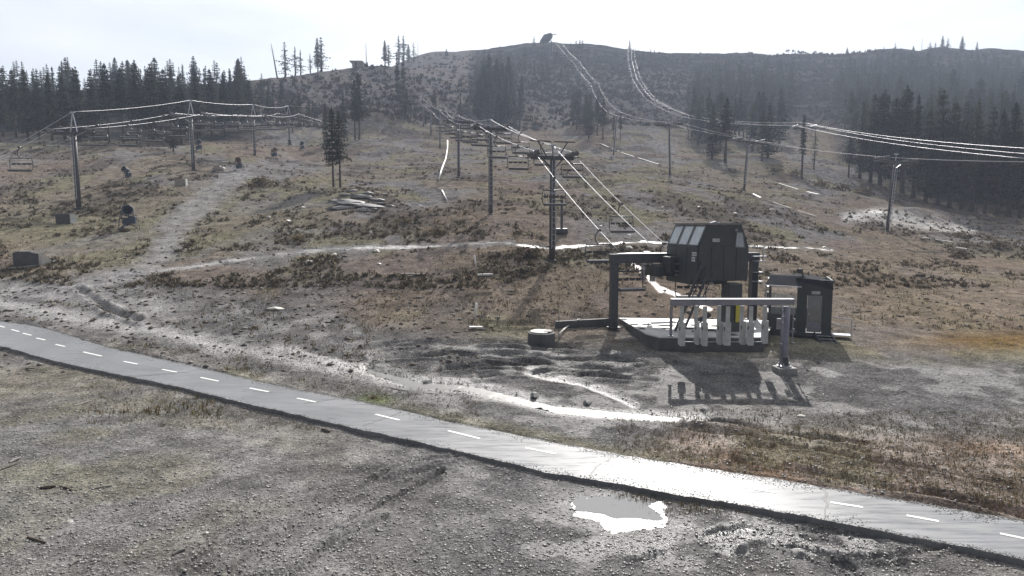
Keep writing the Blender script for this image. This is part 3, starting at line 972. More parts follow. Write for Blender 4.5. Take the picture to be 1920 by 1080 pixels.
def chair(label, group, W=1.62, kind=0):
    """chair hanging from a rope at the origin, riders facing local -Y"""
    t = empty('lift_chair', (0, 0, 0), 0, label, 'lift chair', group)
    h = MB()
    h.box((0, 0, 0), (.12, .42, .12))
    h.tube([(0, 0, 0), (-.10, 0, -.12), (-.24, 0, -.35), (-.24, 0, -.62), (-.1, 0, -.82), (0, 0, -.88)], .04, 8)
    h.build('hanger', M['chair_frame'], t, True)
    f = MB(); w = W / 2
    f.tube([(-w, 0, -.88), (w, 0, -.88)], .045, 8)
    for s in (-1, 1):
        f.tube([(s * w, 0, -.88), (s * (w + .06), .02, -1.2), (s * (w + .06), 0, -1.62), (s * (w + .02), -.1, -1.88), (s * (w + .02), -.5, -1.86)], .033, 6)
        f.tube([(s * (w + .05), .02, -1.55), (s * (w + .05), -.46, -1.58)], .026, 6)
    f.build('frame', M['chair_frame'], t, True)
    s_ = MB()
    n = 3
    s_.box((0, -.26, -1.91), (W, .46, .17), 0, .03)
    s_.build('seat', M['chair_seat'], t)
    lip = MB(); lip.tube([(-w, -.5, -1.84), (w, -.5, -1.84)], .032, 6)
    lip.build('seat_edge', M['steel_light'], t)
    b = MB()
    for k in range(4):
        x = -w + W * (k + .5) / 4
        b.box((x, .03, -1.36), (W / 4 * .8, .04, .13), 0, .03)
    b.tube([(-w, .05, -1.3), (w, .05, -1.3)], .022, 5)
    b.build('backrest', M['steel_pole'], t)
    sb = MB()
    sb.tube([(-w, .0, -1.05), (-w * .5, -.06, -1.08), (w * .5, -.06, -1.08), (w, 0, -1.05)], .02, 5)
    sb.build('safety_bar', M['steel_light'], t)
    return t


def tower_at(x, row, toprow, Y=None):
    if Y is None:
        X, Yh, z = hit(x, row)
    else:
        a, _ = pray(x, row); X = float(a) * Y; Yh = Y; z = gz(X, Y)
    top = at(x, toprow, Yh)
    return Vector((X, Yh, z)), top.z - z


proto_chair = chair('bare chair', 'lift chairs')
chair_used = [False]
CHAIRS = []


def put_chair(P, rz, label, group, sc=1.0):
    if not chair_used[0]:
        chair_used[0] = True
        c = proto_chair
        c.location = P; c.rotation_euler = (0, 0, rz); c['label'] = label; c['group'] = group; c.scale = (sc,) * 3
    else:
        c = copy_tree(proto_chair, P, rz, (sc,) * 3, label, group)
    CHAIRS.append(c)
    return c


def line_ropes(name, towers, gauge, near, far, label, r=.035, comm=True, commnear=None, commfar=None, k=.014, ch=.98):
    """towers: list of (base, H). near/far: lists [left point, right point]"""
    sides = {}
    for s in (-1, 1):
        pts = [near[0 if s < 0 else 1]]
        for i, (b, H) in enumerate(towers):
            d = direction(towers, i)
            R = Vector((d.y, -d.x, 0))
            pts.append(b + R * (s * (gauge / 2 + .1)) + Vector((0, 0, H + .5)))
        pts.append(far[0 if s < 0 else 1])
        full = []
        for a, b in zip(pts[:-1], pts[1:]):
            full += sag(a, b, k)[:-1]
        full.append(pts[-1])
        sides[s] = full
    m = MB()
    m.tube(sides[-1], r, 6); m.tube(sides[1], r, 6)
    o = tag(m.build('haul_rope', M['rope'], None, True), label + ', the lower pair', 'cable')
    if comm:
        pts = [commnear] + [b + Vector((0, 0, H + ch)) for b, H in towers] + [commfar]
        full = []
        for a, b in zip(pts[:-1], pts[1:]):
            full += sag(a, b, k)[:-1]
        full.append(pts[-1])
        m = MB(); m.tube(full, r * 1.15, 6)
        tag(m.build('overhead_cable', M['rope'], None, True), label + ', single line on top', 'cable')
    return sides


def report(n, T):
    print(n, [(round(b.x, 1), round(b.y, 1), round(b.z, 1), round(H, 1)) for b, H in T])


def direction(tw, i):
    a = tw[max(i - 1, 0)][0]; b = tw[min(i + 1, len(tw) - 1)][0]
    d = Vector((b.x - a.x, b.y - a.y, 0)); return d.normalized()


ORD = ['first', 'second', 'third', 'fourth', 'fifth', 'sixth', 'seventh', 'eighth', 'ninth', 'tenth', 'eleventh', 'twelfth', 'thirteenth',
       'fourteenth', 'fifteenth', 'sixteenth', 'seventeenth', 'eighteenth', 'nineteenth', 'twentieth', 'twenty-first', 'twenty-second', 'twenty-third', 'twenty-fourth', 'twenty-fifth', 'twenty-sixth', 'twenty-seventh', 'twenty-eighth']

# ---- centre lift
TA = [tower_at(1035, 490, 296), tower_at(920, 403, 242), tower_at(860, 333, 229), tower_at(825, 278, 214), tower_at(808, 253, 203), tower_at(794, 238, 192)]
gA = 3.0
report('A', TA)
LA = ['thick grey lift tower behind the terminal, with lifting frames on top', 'second lift tower up the slope from the terminal, chairs in front of its right side',
      'third lift tower up from the terminal, beside the white hose', 'slim fourth tower up from the terminal, above the white hose',
      'fifth tower up from the terminal, thin against the mound', 'farthest small tower of the centre lift, near the dark hollow']
for i, (b, H) in enumerate(TA):
    d = direction(TA, i)
    lift_tower(b, math.atan2(-d.x, d.y), H, gA, LA[i], 'towers of the centre lift', r=(.25, .23, .21, .19, .18, .17)[i], frames=(i == 0))
nl, nr_ = at(1160, 471, 37.5), at(1262, 471, 39.5)
topA = TA[-1][0] + Vector((-4.5, 16, 9.5))
fA = [topA + Vector((-1.5, 0, 0)), topA + Vector((1.5, 0, 0))]
SA = line_ropes('centre', TA, gA, [nl, nr_], fA, 'rope of the centre lift above the terminal', .022,
                True, at(1228, 466, 38.0), topA + Vector((0, 0, 1.2)))
for s, Ys, nm in ((-1, [39.8, 46.2, 53.5, 59.5, 65.5, 71.5, 78, 85, 92, 99, 107, 116], 'left'), (1, [40.3, 44.6, 50.8, 57, 63, 69, 75.5, 82, 89, 96, 104, 112], 'right')):
    for k, Yc in enumerate(Ys):
        P = rope_on(SA[s], Yc)
        if P is None: continue
        put_chair(P, math.atan2(.22, 1) + RNG.uniform(-.05, .05), f'{ORD[k]} empty chair up from the terminal on the {nm} rope of the centre lift', 'chairs of the centre lift')

# ---- left lift
TB = [tower_at(148, 392, 250), tower_at(363, 320, 219), tower_at(478, 293, 221), tower_at(543, 268, 217)]
gB = 4.2
report('B', TB)
LB = ['big lift tower at the left with long sheave trains and a bright ladder', 'second tower of the left lift, its crossarm in front of the dark forest',
      'third tower of the left lift, standing on pale open ground', 'farthest tower of the left lift, beside the reddish bank']
for i, (b, H) in enumerate(TB):
    d = direction(TB, i)
    lift_tower(b, math.atan2(-d.x, d.y), H, gB, LB[i], 'towers of the left lift', r=(.27, .22, .2, .18)[i], ch=2.2)
b0 = TB[0][0]
nB = [at(-130, 356, 57), at(-150, 372, 58)]
fB = [at(610, 232, 160), at(622, 232, 162)]
SB = line_ropes('left', TB, gB, nB, fB, 'rope of the left lift before the forest', .021, True, at(-110, 346, 60), at(600, 200, 155), .012, 2.25)
for s, Ys, nm in ((-1, [60.0, 65.6, 76, 82, 88.5, 97.5, 103, 108.5, 118, 123.5, 136], 'left'), (1, [74.8, 79.5, 84.3, 89.5, 99, 104.5, 110.5, 120, 126, 140], 'right')):
    for k, Yc in enumerate(Ys):
        P = rope_on(SB[s], Yc)
        if P is None: continue
        put_chair(P, .08 + RNG.uniform(-.08, .08), f'{ORD[k]} empty chair from the bottom on the {nm} rope of the left lift', 'chairs of the left lift', 1.22)

# ---- right lift that climbs to the ridge
TC = [tower_at(1663, 435, 303), tower_at(1395, 358, 266), tower_at(1256, 328, 234), tower_at(1150, 292, 214)]
gC = 3.0
report('C', TC)
LC = ['leaning lift tower in front of the dark right forest', 'lift tower right of centre with its head in front of the middle grove',
      'tall lift tower just left of the dark middle grove', 'lift tower beside the small grove in mid slope']
lean = (.12, .09, -.07, .12)
for i, (b, H) in enumerate(TC):
    d = direction(TC, i)
    t = lift_tower(b, math.atan2(-d.x, d.y) - .25, H, gC + .9, LC[i], 'towers of the right lift', r=(.2, .18, .18, .16)[i])
    t.rotation_euler.y = lean[i] * .6
LEND = Vector((TC[0][0].x + 14, 52, 12.5))
crest = hit(1043, 95)
top_c = Vector((crest[0], crest[1] - 6, crest[2] + 4.5))
mid_x = [tower_at(1115, 200, 182), tower_at(1080, 150, 138)]
SC = line_ropes('right', TC, gC, [LEND + Vector((-1.5, 0, 0)), LEND + Vector((1.5, 0, 0))], [Vector((mid_x[0][0].x - 1.5, mid_x[0][0].y, mid_x[0][0].z + 8)), Vector((mid_x[0][0].x + 1.5, mid_x[0][0].y, mid_x[0][0].z + 8))],
                'thin rope of the right lift above mid slope', .016, False)
TE = [(mid_x[0][0], 8.0), (mid_x[1][0], 8.0)]
for i, (b, H) in enumerate(TE):
    lift_tower(b, .1, H, gC, ('lift tower below the steep upper run of chairs', 'lift tower high on the steep run below the summit')[i], 'towers of the summit run', r=.18)
SE = line_ropes('summit', TE, gC, [TE[0][0] + Vector((-1.5, -1, 8.5)), TE[0][0] + Vector((1.5, -1, 8.5))], [top_c + Vector((-1.5, 0, 0)), top_c + Vector((1.5, 0, 0))],
                'rope of the steep run climbing to the summit terminal', .022, False)
y0 = TE[0][0].y; y1 = top_c.y
for s, nm in ((-1, 'left'), (1, 'right')):
    for k in range(18):
        Yc = y0 + 2 + (y1 - y0 - 6) * (k + (.5 if s > 0 else 0)) / 18
        P = rope_on(SE[s], Yc)
        if P is None: continue
        put_chair(P, .1, f'{ORD[k]} chair from the bottom of the {nm} rope on the steep run to the summit', 'chairs of the summit run', 1.1)

# ---- far right lift with the bright ropes
TD = [tower_at(1503, 335, 240), tower_at(1290, 262, 222), tower_at(1222, 212, 190), tower_at(1194, 168, 152), tower_at(1184, 128, 114)]
report('D', TD)
LD = ['lift tower holding the three bright ropes in front of the right forest', 'tower where the three bright ropes leave the dark middle grove',
      'small tower of the bright rope lift above the middle grove', 'tiny tower of the bright rope lift high on the hill', 'topmost tower of the bright rope lift just under the ridge']
for i, (b, H) in enumerate(TD):
    d = direction(TD, i)
    lift_tower(b, math.atan2(-d.x, d.y), H, 3.4, LD[i], 'towers of the bright rope lift', r=(.2, .18, .17, .17, .17)[i], bright=True)
nd = at(1990, 300, 62)
cr = hit(1181, 108)
SD = line_ropes('bright', TD, 3.4, [nd + Vector((-1.7, 0, 0)), nd + Vector((1.7, 0, .2))], [Vector((cr[0] - 1.7, cr[1] - 4, cr[2] + 7)), Vector((cr[0] + 1.7, cr[1] - 4, cr[2] + 7))],
                'bright rope running across the right forest', .022, True, nd + Vector((0, 0, .9)), Vector((cr[0], cr[1] - 4, cr[2] + 8)), .01)
y0 = TD[1][0].y; y1 = cr[1] - 6
for s, nm in ((-1, 'left'), (1, 'right')):
    for k in range(14):
        Yc = y0 + 3 + (y1 - y0) * (k + (.5 if s > 0 else 0)) / 14
        P = rope_on(SD[s], Yc)
        if P is None: continue
        put_chair(P, .06, f'{ORD[k]} small chair up the {nm} rope of the bright rope lift on the upper hill', 'chairs of the bright rope lift', 1.0)

# ------------------------------------------------------------------ the bottom terminal
LA_DIR = Vector((-.2215, .975, 0)).normalized()
RZ = math.atan2(-LA_DIR.x, LA_DIR.y)
Rv = Vector((LA_DIR.y, -LA_DIR.x, 0))
Oc = at(1355, 528, 34.2); Oc.z = 0
term = empty('lift_terminal', (Oc.x, Oc.y, gz(Oc.x, Oc.y)), RZ, 'dark green drive terminal of the centre lift with slanted windows on a gantry', 'lift terminal')
z0 = term.location.z


def L_(v):
    """world point -> terminal local"""
    d = Vector(v) - term.location
    return Vector((d.dot(Rv), d.dot(LA_DIR), d.z))


zt = at(1355, 421, 34.2).z - z0; zb = at(1355, 527, 34.2).z - z0; zs = at(1355, 463, 34.2).z - z0
W2 = 1.48; T2 = 1.02; LEN = 3.6
hb = MB()
poly = [(-W2, zb), (W2, zb), (W2, zs), (T2, zt), (-T2 * .95, zt), (-W2, zs)]
hb.prism(poly, lambda a, b: (a, 0, b), lambda a, b: (a, LEN, b))
housing = hb.build('housing', M['housing'], term)
rf = MB(); rf.box((0, LEN / 2, zt + .045), (T2 * 2 + .16, LEN + .14, .07)); rf.build('roof', M['housing_trim'], housing)
# cladding panels, proud of the walls
for k in range(3):
    yk = LEN * (k + .5) / 3
    w = MB(); w.box((-W2 - .018, yk, (zb + zs) / 2), (.03, LEN / 3 - .05, zs - zb - .1)); w.build('cladding_panel', M['housing'], housing)
for k in range(4):
    xk = -W2 + 2 * W2 * (k + .5) / 4
    w = MB(); w.box((xk, -.018, (zb + zs) / 2), (2 * W2 / 4 - .03, .03, zs - zb - .06)); w.build('cladding_panel', M['housing'], housing)
# slanted windows on the left roof side
e0 = Vector((-W2, 0, zs)); e1 = Vector((-T2 * .95, 0, zt)); nn = Vector((-(zt - zs), 0, (W2 - T2 * .95))).normalized()
for k in range(3):
    y0_, y1_ = LEN * (k + .06) / 3 + .02, LEN * (k + .94) / 3
    a = e0.lerp(e1, .06); b = e0.lerp(e1, .93)
    fr = MB()
    for (p, q) in (((a, y0_), (b, y0_)), ((a, y1_), (b, y1_)), ((a, y0_), (a, y1_)), ((b, y0_), (b, y1_))):
        fr.beam(p[0] + Vector((0, p[1], 0)) + nn * .03, q[0] + Vector((0, q[1], 0)) + nn * .03, .07, .06)
    fo = fr.build('window', M['housing_trim'], housing)
    gl = MB(); off = nn * .02
    gl.prism([(0, 0), (1, 0), (1, 1), (0, 1)], lambda s, t: a.lerp(b, s) + Vector((0, y0_ + (y1_ - y0_) * t, 0)) + off, lambda s, t: a.lerp(b, s) + Vector((0, y0_ + (y1_ - y0_) * t, 0)) + off * 1.6)
    gl.build('slanted_window_pane', M['glass'], housing)
# small four sided window in the end wall
wpts = [(.68, zs + .02), (1.16, zs - .0), (1.04, zs + .70), (.73, zs + .74)]
wf = MB(); wf.prism([(a * 1.0 + (a - .82) * .22, b + (b - zs - .3) * .18) for a, b in wpts], lambda a, b: (a, -.045, b), lambda a, b: (a, -.005, b)); wf.build('window', M['housing_trim'], housing)
wg = MB(); wg.prism(wpts, lambda a, b: (a, -.055, b), lambda a, b: (a, -.046, b)); wg.build('end_window_pane', M['glass'], housing)
lmp = MB(); lmp.box((.6, -.1, zs + .9), (.16, .18, .12)); lmp.tube([(.6, -.1, zs + .9), (.6, -.22, zs + .82)], .05, 8); lmp.build('lamp', M['gatebeam'], housing)
vent = MB(); vent.tube([(-.5, .6, zt + .06), (-.2, .6, zt + .14), (.1, .6, zt + .06)], .05, 6); vent.build('roof_pipe', M['steel_light'], housing)


def sign(name, c, w, h, strokes, parent, seed):
    """white plate facing local -Y with a row of dark worn characters"""
    s_ = MB(); s_.box(c, (w, .02, h)); so = s_.build(name, M['sign'], parent)
    r = random.Random(seed); m = MB()
    for i in range(strokes):
        x = c[0] - w / 2 + w * (i + .5) / strokes
        cw = w / strokes * .62
        typ = r.randrange(4)
        y = c[1] - .012
        m.box((x - cw * .4, y, c[2]), (cw * .22, .004, h * .62))
        if typ != 1: m.box((x + cw * .4, y, c[2]), (cw * .22, .004, h * .62))
        if typ in (0, 2): m.box((x, y - .001, c[2] + h * .25), (cw, .004, h * .12))
        if typ in (1, 2): m.box((x, y - .001, c[2] - h * .25), (cw, .004, h * .12))
        if typ == 3: m.box((x, y - .001, c[2]), (cw, .004, h * .12))
    m.build('lettering', M['ink'], so)
    return so


sign('sign', (-.5, -.06, zs + .36), .42, .17, 5, term, 3)
# two smaller plates on the left wall: turned
pl = MB(); pl.box((-W2 - .05, .35, zs - .38), (.02, .46, .2)); po = pl.build('sign', M['sign'], term)
m_ = MB()
for i in range(5): m_.box((-W2 - .062, .17 + i * .09, zs - .38), (.004, .035, .11))
m_.build('lettering', M['ink'], po)
pl = MB(); pl.box((-W2 - .05, .42, zs - .66), (.02, .34, .24)); po = pl.build('sign', M['sign'], term)
m_ = MB()
for i in range(3): m_.box((-W2 - .062, .33 + i * .09, zs - .66), (.004, .04, .14))
m_.build('lettering', M['ink'], po)

# mast under the housing
mx, my, _ = L_(at(1379, 600, 33.7))
ms = MB(); ms.box((mx, my + .45, (zb - 1.1) / 2 - .2), (.80, .8, zb + 1.3), 0, .04); ms.build('mast', M['housing'], term)
yp = MB(); yp.box((mx + .12, my - .04, at(1385, 584, 33.7).z - z0), (.30, .07, 1.12), 0, .02); yp.build('yellow_pad', M['yellow'], term)
# transverse gantry
PLp = at(1150, 600, 36.5); PLp.z = gz(PLp.x, PLp.y)
pl_l = L_(PLp); top_l = L_(at(1150, 476, 36.5)).z
pr_l = Vector((pl_l.x + 8.95, pl_l.y, 0))
bz = top_l - .27
g_ = MB(); g_.box(((pl_l.x + pr_l.x) / 2, pl_l.y, bz), (8.95 + .5, .44, .52), 0, .02); g_.build('gantry_beam', M['steel_dark'], term)
ft = MB(); ft.box(((pl_l.x + pr_l.x) / 2 - 2.1, pl_l.y, top_l + .0), (4.3, .5, .04)); ft.build('beam_flange', M['steel_light'], term)
for q in (pl_l, pr_l):
    base = (gz(*(term.location + Rv * q.x + LA_DIR * q.y).to_2d()) - z0) - .8
    p = MB(); p.box((q.x, q.y, (base + bz - .25) / 2), (.42, .40, bz - .25 - base), 0, .02)
    p.box((q.x, q.y, base + .95), (.7, .7, .06)); p.build('gantry_post', M['steel_dark'], term)
# walkway brackets on the right post
for dz, w in ((.05, .9), (-.22, .7), (-.9, .5), (-1.45, .55)):
    br = MB(); br.box((pr_l.x + .05, pl_l.y - .4, bz + dz), (w, .35, .05)); br.build('service_bracket', M['steel_light'], term)
br = MB()
br.beam((pr_l.x + .3, pl_l.y - .45, bz - .2), (pr_l.x + .3, pl_l.y - .45, bz + .6), .06)
br.beam((pr_l.x - .35, pl_l.y - .45, bz + .6), (pr_l.x + .42, pl_l.y - .45, bz + .6), .05)
br.build('service_rail', M['steel_light'], term)
# bullwheel, hub, motor girder
bw = L_(at(1212, 492, 38.4)); bwz = bw.z + .42
w = MB(); R_ = 1.5
w.lathe([(R_ - .16, -.09), (R_, -.1), (R_ - .05, 0), (R_, .1), (R_ - .16, .09)], (bw.x, bw.y, bwz), (0, 0, 1), 40)
wheel = w.build('bullwheel', M['steel_light'], term)
for k in range(8):
    a = math.pi * k / 4
    sp = MB(); sp.beam((bw.x + .25 * math.cos(a), bw.y + .25 * math.sin(a), bwz + .02), (bw.x + (R_ - .1) * math.cos(a), bw.y + (R_ - .1) * math.sin(a), bwz + .02), .08, .12); sp.build('spoke', M['steel_light'], wheel)
hb2 = MB(); hb2.lathe([(.3, -1.0), (.32, -.6), (.26, -.5), (.26, .25), (.16, .3)], (bw.x, bw.y, bwz - .05), n=16)
hb2.box((bw.x + .1, bw.y - .2, bwz - .95), (.8, .5, .22)); hb2.box((bw.x - .25, bw.y - .1, bwz - 1.25), (.2, .3, .5)); hb2.box((bw.x + .35, bw.y - .1, bwz - 1.3), (.22, .3, .55))
hb2.build('gearbox', M['steel_light'], term)
gr = MB()
gr.box(((bw.x - W2) / 2 - .15, pl_l.y - .1, bz - .72), (abs(bw.x + W2) + .6, 1.3, .55), 0, .03)
gr.box(((bw.x - W2) / 2 + .2, pl_l.y - .9, bz - .32), (abs(bw.x + W2) + .1, .9, .9), 0, .03)
gr.box((-.4, LEN * .6, zb - .08), (2.2, LEN * .8, .3))
gr.build('drive_girder', M['housing'], term)
rod = MB()
for dz in (0, -.42, -.62):
    rod.tube([(bw.x + .5, pl_l.y - 1.38, bz - .25 + dz), (bw.x + 1.5, pl_l.y - 1.38, bz - .32 + dz)], .055, 8)
rod.build('brake_rod', M['steel_light'], term)
ur = MB(); ur.box((-.75, -.03, zb - .12), (.34, .05, .12)); ur.build('name_plate', M['concrete'], term)
# leaning ladder pairs from the housing to the deck
a0 = L_(at(1318, 492, 33.8)); a1 = L_(at(1264, 625, 33.95)); a2 = L_(at(1328, 512, 33.6)); a3 = L_(at(1279, 627, 33.8))
ld = MB(); ld.beam(a0, a1, .09, .12); ld.beam(a2, a3, .09, .12)
for k in range(9):
    t_ = .08 + k * .1
    ld.tube([a0.lerp(a1, t_), a2.lerp(a3, t_)], .022, 5)
ld.build('access_ladder', M['steel_dark'], term)
hr = MB(); hr.tube([a0 + Vector((.2, -.1, -.2)), a1 + Vector((.45, -.1, 1.0))], .03, 6); hr.tube([a2 + Vector((.25, -.1, 0)), a3 + Vector((.6, -.1, .9))], .03, 6)
hr.build('ladder_handrail', M['steel_dark'], term)
tb = MB(); t0_ = L_(at(1308, 603, 34.2))
tb.tube([t0_, t0_ + Vector((.75, .1, .35))], .14, 10); tb.beam(t0_ + Vector((.1, 0, 0)), t0_ + Vector((.6, 0, -.3)), .08); tb.build('roller_arm', M['steel_dark'], term)

# chairs going round the wheel
put_chair(at(1181, 480, 36.9), .3, 'empty chair under the left end of the gantry beam beside its post', 'chairs at the terminal', 1.0)
put_chair(at(1296, 495, 37.0), -.1, 'chair behind the leaning ladder under the terminal housing', 'chairs at the terminal', 1.0)

# ------------------------------------------------------------------ loading deck
deck_z = 1.48
def at_z(x, row, z):
    ax, az = pray(x, row); Y = (z - CAMZ) / float(az); return Vector((float(ax) * Y, Y, z))
dk = [at_z(1160, 596, deck_z), at_z(1212, 626, deck_z), at_z(1236, 632, deck_z), at_z(1432, 632, deck_z), at_z(1452, 601, deck_z)]
deck = empty('loading_platform', dk[2], 0, 'raised concrete loading platform with wet bright top and dark front wall', 'platform')
n = len(dk); o_ = dk[2]
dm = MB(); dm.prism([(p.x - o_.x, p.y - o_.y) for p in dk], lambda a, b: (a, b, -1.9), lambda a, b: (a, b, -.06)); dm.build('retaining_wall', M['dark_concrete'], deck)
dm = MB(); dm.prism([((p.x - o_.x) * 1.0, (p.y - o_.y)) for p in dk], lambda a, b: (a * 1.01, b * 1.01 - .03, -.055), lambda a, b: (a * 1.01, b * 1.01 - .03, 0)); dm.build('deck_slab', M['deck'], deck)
r_ = random.Random(5)
for k in range(16):
    t = r_.random(); s_ = r_.random()
    p = dk[0].lerp(dk[1], .35 + .6 * t) * (1 - s_ * .75) + dk[4].lerp(dk[3], .35 + .6 * t) * s_ * .75
    q = p - o_
    mm = MB(); n_ = 9; rr_ = r_.uniform(.2, .5)
    ring = [(q.x + rr_ * r_.uniform(.6, 1.3) * math.cos(2 * math.pi * i / n_), q.y + rr_ * .7 * r_.uniform(.6, 1.3) * math.sin(2 * math.pi * i / n_)) for i in range(n_)]
    mm.prism(ring, lambda a, b: (a, b, .001), lambda a, b: (q.x + (a - q.x) * .6, q.y + (b - q.y) * .6, .035 + .02 * r_.random()))
    mm.build('dried_mud_patch', M['mud'], deck)
# low wall continuing to the left
w0, w1 = hit(1043, 616), hit(1150, 612)
wl_z0, wl_z1 = at(1043, 603, w0[1]).z, at(1150, 597, w1[1]).z
lw = empty('concrete_wall', (w0[0], w0[1], w0[2]), 0, 'low concrete retaining wall running left from the gantry post', 'wall')
mb = MB()
A_, B_ = Vector((0, 0, 0)), Vector((w1[0] - w0[0], w1[1] - w0[1], 0))
pr_ = (B_ - A_).normalized(); bk = Vector((-pr_.y, pr_.x, 0)) * .3
vv = [A_, B_, B_ + bk, A_ + bk]
mb.add([Vector((p.x, p.y, -1.0)) for p in vv] + [Vector((vv[0].x, vv[0].y, wl_z0 - w0[2])), Vector((vv[1].x, vv[1].y, wl_z1 - w0[2])), Vector((vv[2].x, vv[2].y, wl_z1 - w0[2])), Vector((vv[3].x, vv[3].y, wl_z0 - w0[2]))],
       [(3, 2, 1, 0), (4, 5, 6, 7), (0, 1, 5, 4), (1, 2, 6, 5), (2, 3, 7, 6), (3, 0, 4, 7)])
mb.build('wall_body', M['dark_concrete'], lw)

# ------------------------------------------------------------------ loading gates
Yg = 29.0
gb = at(1470, 690, Yg); gzz = gz(gb.x, gb.y)
gate = empty('loading_gate', (gb.x, gb.y, gzz), 0, 'white swinging gate panels hung under a long beam on one post', 'gate')
def Lg(x, row, dy=0.0):
    p = at(x, row, Yg + dy); return p - gate.location
bl, brt = Lg(1258, 567), Lg(1487, 565)
m = MB(); m.beam((bl.x, 0, bl.z - .02), (brt.x, 0, brt.z - .02), .30, .24); m.build('beam', M['gatebeam'], gate)
m = MB(); m.box(((bl.x + brt.x) / 2, 0, (bl.z + brt.z) / 2 + .13), (brt.x - bl.x, .34, .04)); m.build('beam_cap', M['steel_light'], gate)
ptop = Lg(1470, 575).z
m = MB(); m.tube([(0, 0, .15), (0, 0, 1.0), (0, 0, ptop)], [.155, .155, .16], 14)
m.build('post', M['gatebeam'], gate, True)
m = MB(); m.tube([(.02, 0, .35), (.02, 0, .75)], .168, 14); m.build('post_band', M['steel_dark'], gate)
m = MB(); m.box((.02, 0, -.02), (.86, .8, .62), .12, .03); m.build('footing', M['concrete'], gate)
m = MB(); m.lathe([(.32, .30), (.32, .36), (.17, .38)], (0, 0, 0), n=14)
for k in range(6):
    a = k * math.pi / 3; m.box((.25 * math.cos(a), .25 * math.sin(a), .42), (.05, .05, .12))
m.build('base_plate', M['steel_light'], gate)
m = MB()
m.tube([(-.25, -.12, .35), (-.25, -.12, ptop - .3), (-.1, -.1, ptop)], .03, 6); m.tube([(.28, -.1, 1.4), (.28, -.1, ptop)], .025, 6)
for x_, z_ in ((-.25, 1.35), (.28, 1.4), (.28, 2.05), (-.25, 2.3), (-.2, 2.6), (.3, 2.5)):
    m.box((x_, -.14, z_), (.1, .08, .1), .3)
m.box((-.35, -.1, 2.3), (.22, .1, .5)); m.build('hydraulic_line', M['gatebeam'], gate)
# purple grey hanger bar at the left end
m = MB(); q0, q1 = Lg(1259, 574), Lg(1259, 630); m.box((q0.x, 0, (q0.z + q1.z) / 2), (.11, .1, q0.z - q1.z)); m.box((q0.x, -.02, q1.z), (.22, .12, .05)); m.build('hanger_bar', M['gatebeam'], gate)
# the panels: (left px, right px, top row, bottom row, narrow neck px) as L shaped boards
PAN = [(1270, 1283, 574, 648, 1277, 604), (1302, 1312, 574, 647, 1306, 604), (1312, 1325, 574, 648, 1320, 604), (1344, 1355, 574, 647, 1349, 604),
       (1353, 1368, 574, 647, 1363, 604), (1387, 1399, 574, 647, 1392, 603), (1397, 1411, 574, 647, 1406, 603), (1428, 1441, 574, 645, 1435, 602)]
for i, (x0, x1, r0, r1, nx, rn) in enumerate(PAN):
    a = Lg(x0, r1); b = Lg(x1, r1); nk = Lg(nx, rn); tp = Lg(nx, r0)
    dep = .10 * (1 if i % 2 else -1)
    ww = .18 / 2
    poly = [(a.x, a.z + .1), (a.x + .1, a.z), (b.x, a.z), (b.x, nk.z), (nk.x + ww, nk.z), (nk.x + ww, tp.z), (nk.x - ww, tp.z), (nk.x - ww, nk.z), (a.x, nk.z)]
    m = MB(); m.prism(poly, lambda u, v: (u, dep - .03, v), lambda u, v: (u, dep + .03, v)); po = m.build('gate_panel', M['panel'], gate)
    hg = MB(); hg.box((a.x + .06, dep - .04, nk.z - .28), (.035, .02, .16)); hg.build('hinge_slot', M['ink'], po)
for xa, xb in ((1283, 1302), (1325, 1344), (1368, 1388), (1413, 1428)):
    a, b = Lg(xa, 641), Lg(xb, 641)
    m = MB(); m.tube([(a.x, 0, a.z), (b.x, 0, b.z)], .02, 6); m.build('tie_bar', M['steel_light'], gate)

# ------------------------------------------------------------------ operator hut
Yh = 35.0
hc = at(1496, 640, Yh)
hut = empty('operator_hut', (hc.x, hc.y, gz(hc.x, hc.y)), -.36, 'dark operator hut on a raised base with slanted visor, glass door and steps', 'hut')
hut.scale = (1.16, 1.1, 1)
hz = hut.location.z
def rz_(row, Y=Yh): return at(1500, row, Y).z - hz
zf = rz_(622); ztp = rz_(524); zr = rz_(538)
Wd = 1.36; Dp = 2.6
# local: x to the right, y away
fl = MB(); fl.box((0, Dp / 2, zf - .12), (Wd * 2 + .2, Dp + .2, .22)); fl.build('floor', M['steel_dark'], hut)
for sx_ in (-1.2, 1.2):
    for sy in (.2, Dp - .2):
        lg = MB(); lg.box((sx_, sy, (zf - .25 - .8) / 2), (.2, .2, zf + .55)); lg.build('leg', M['steel_dark'], hut)
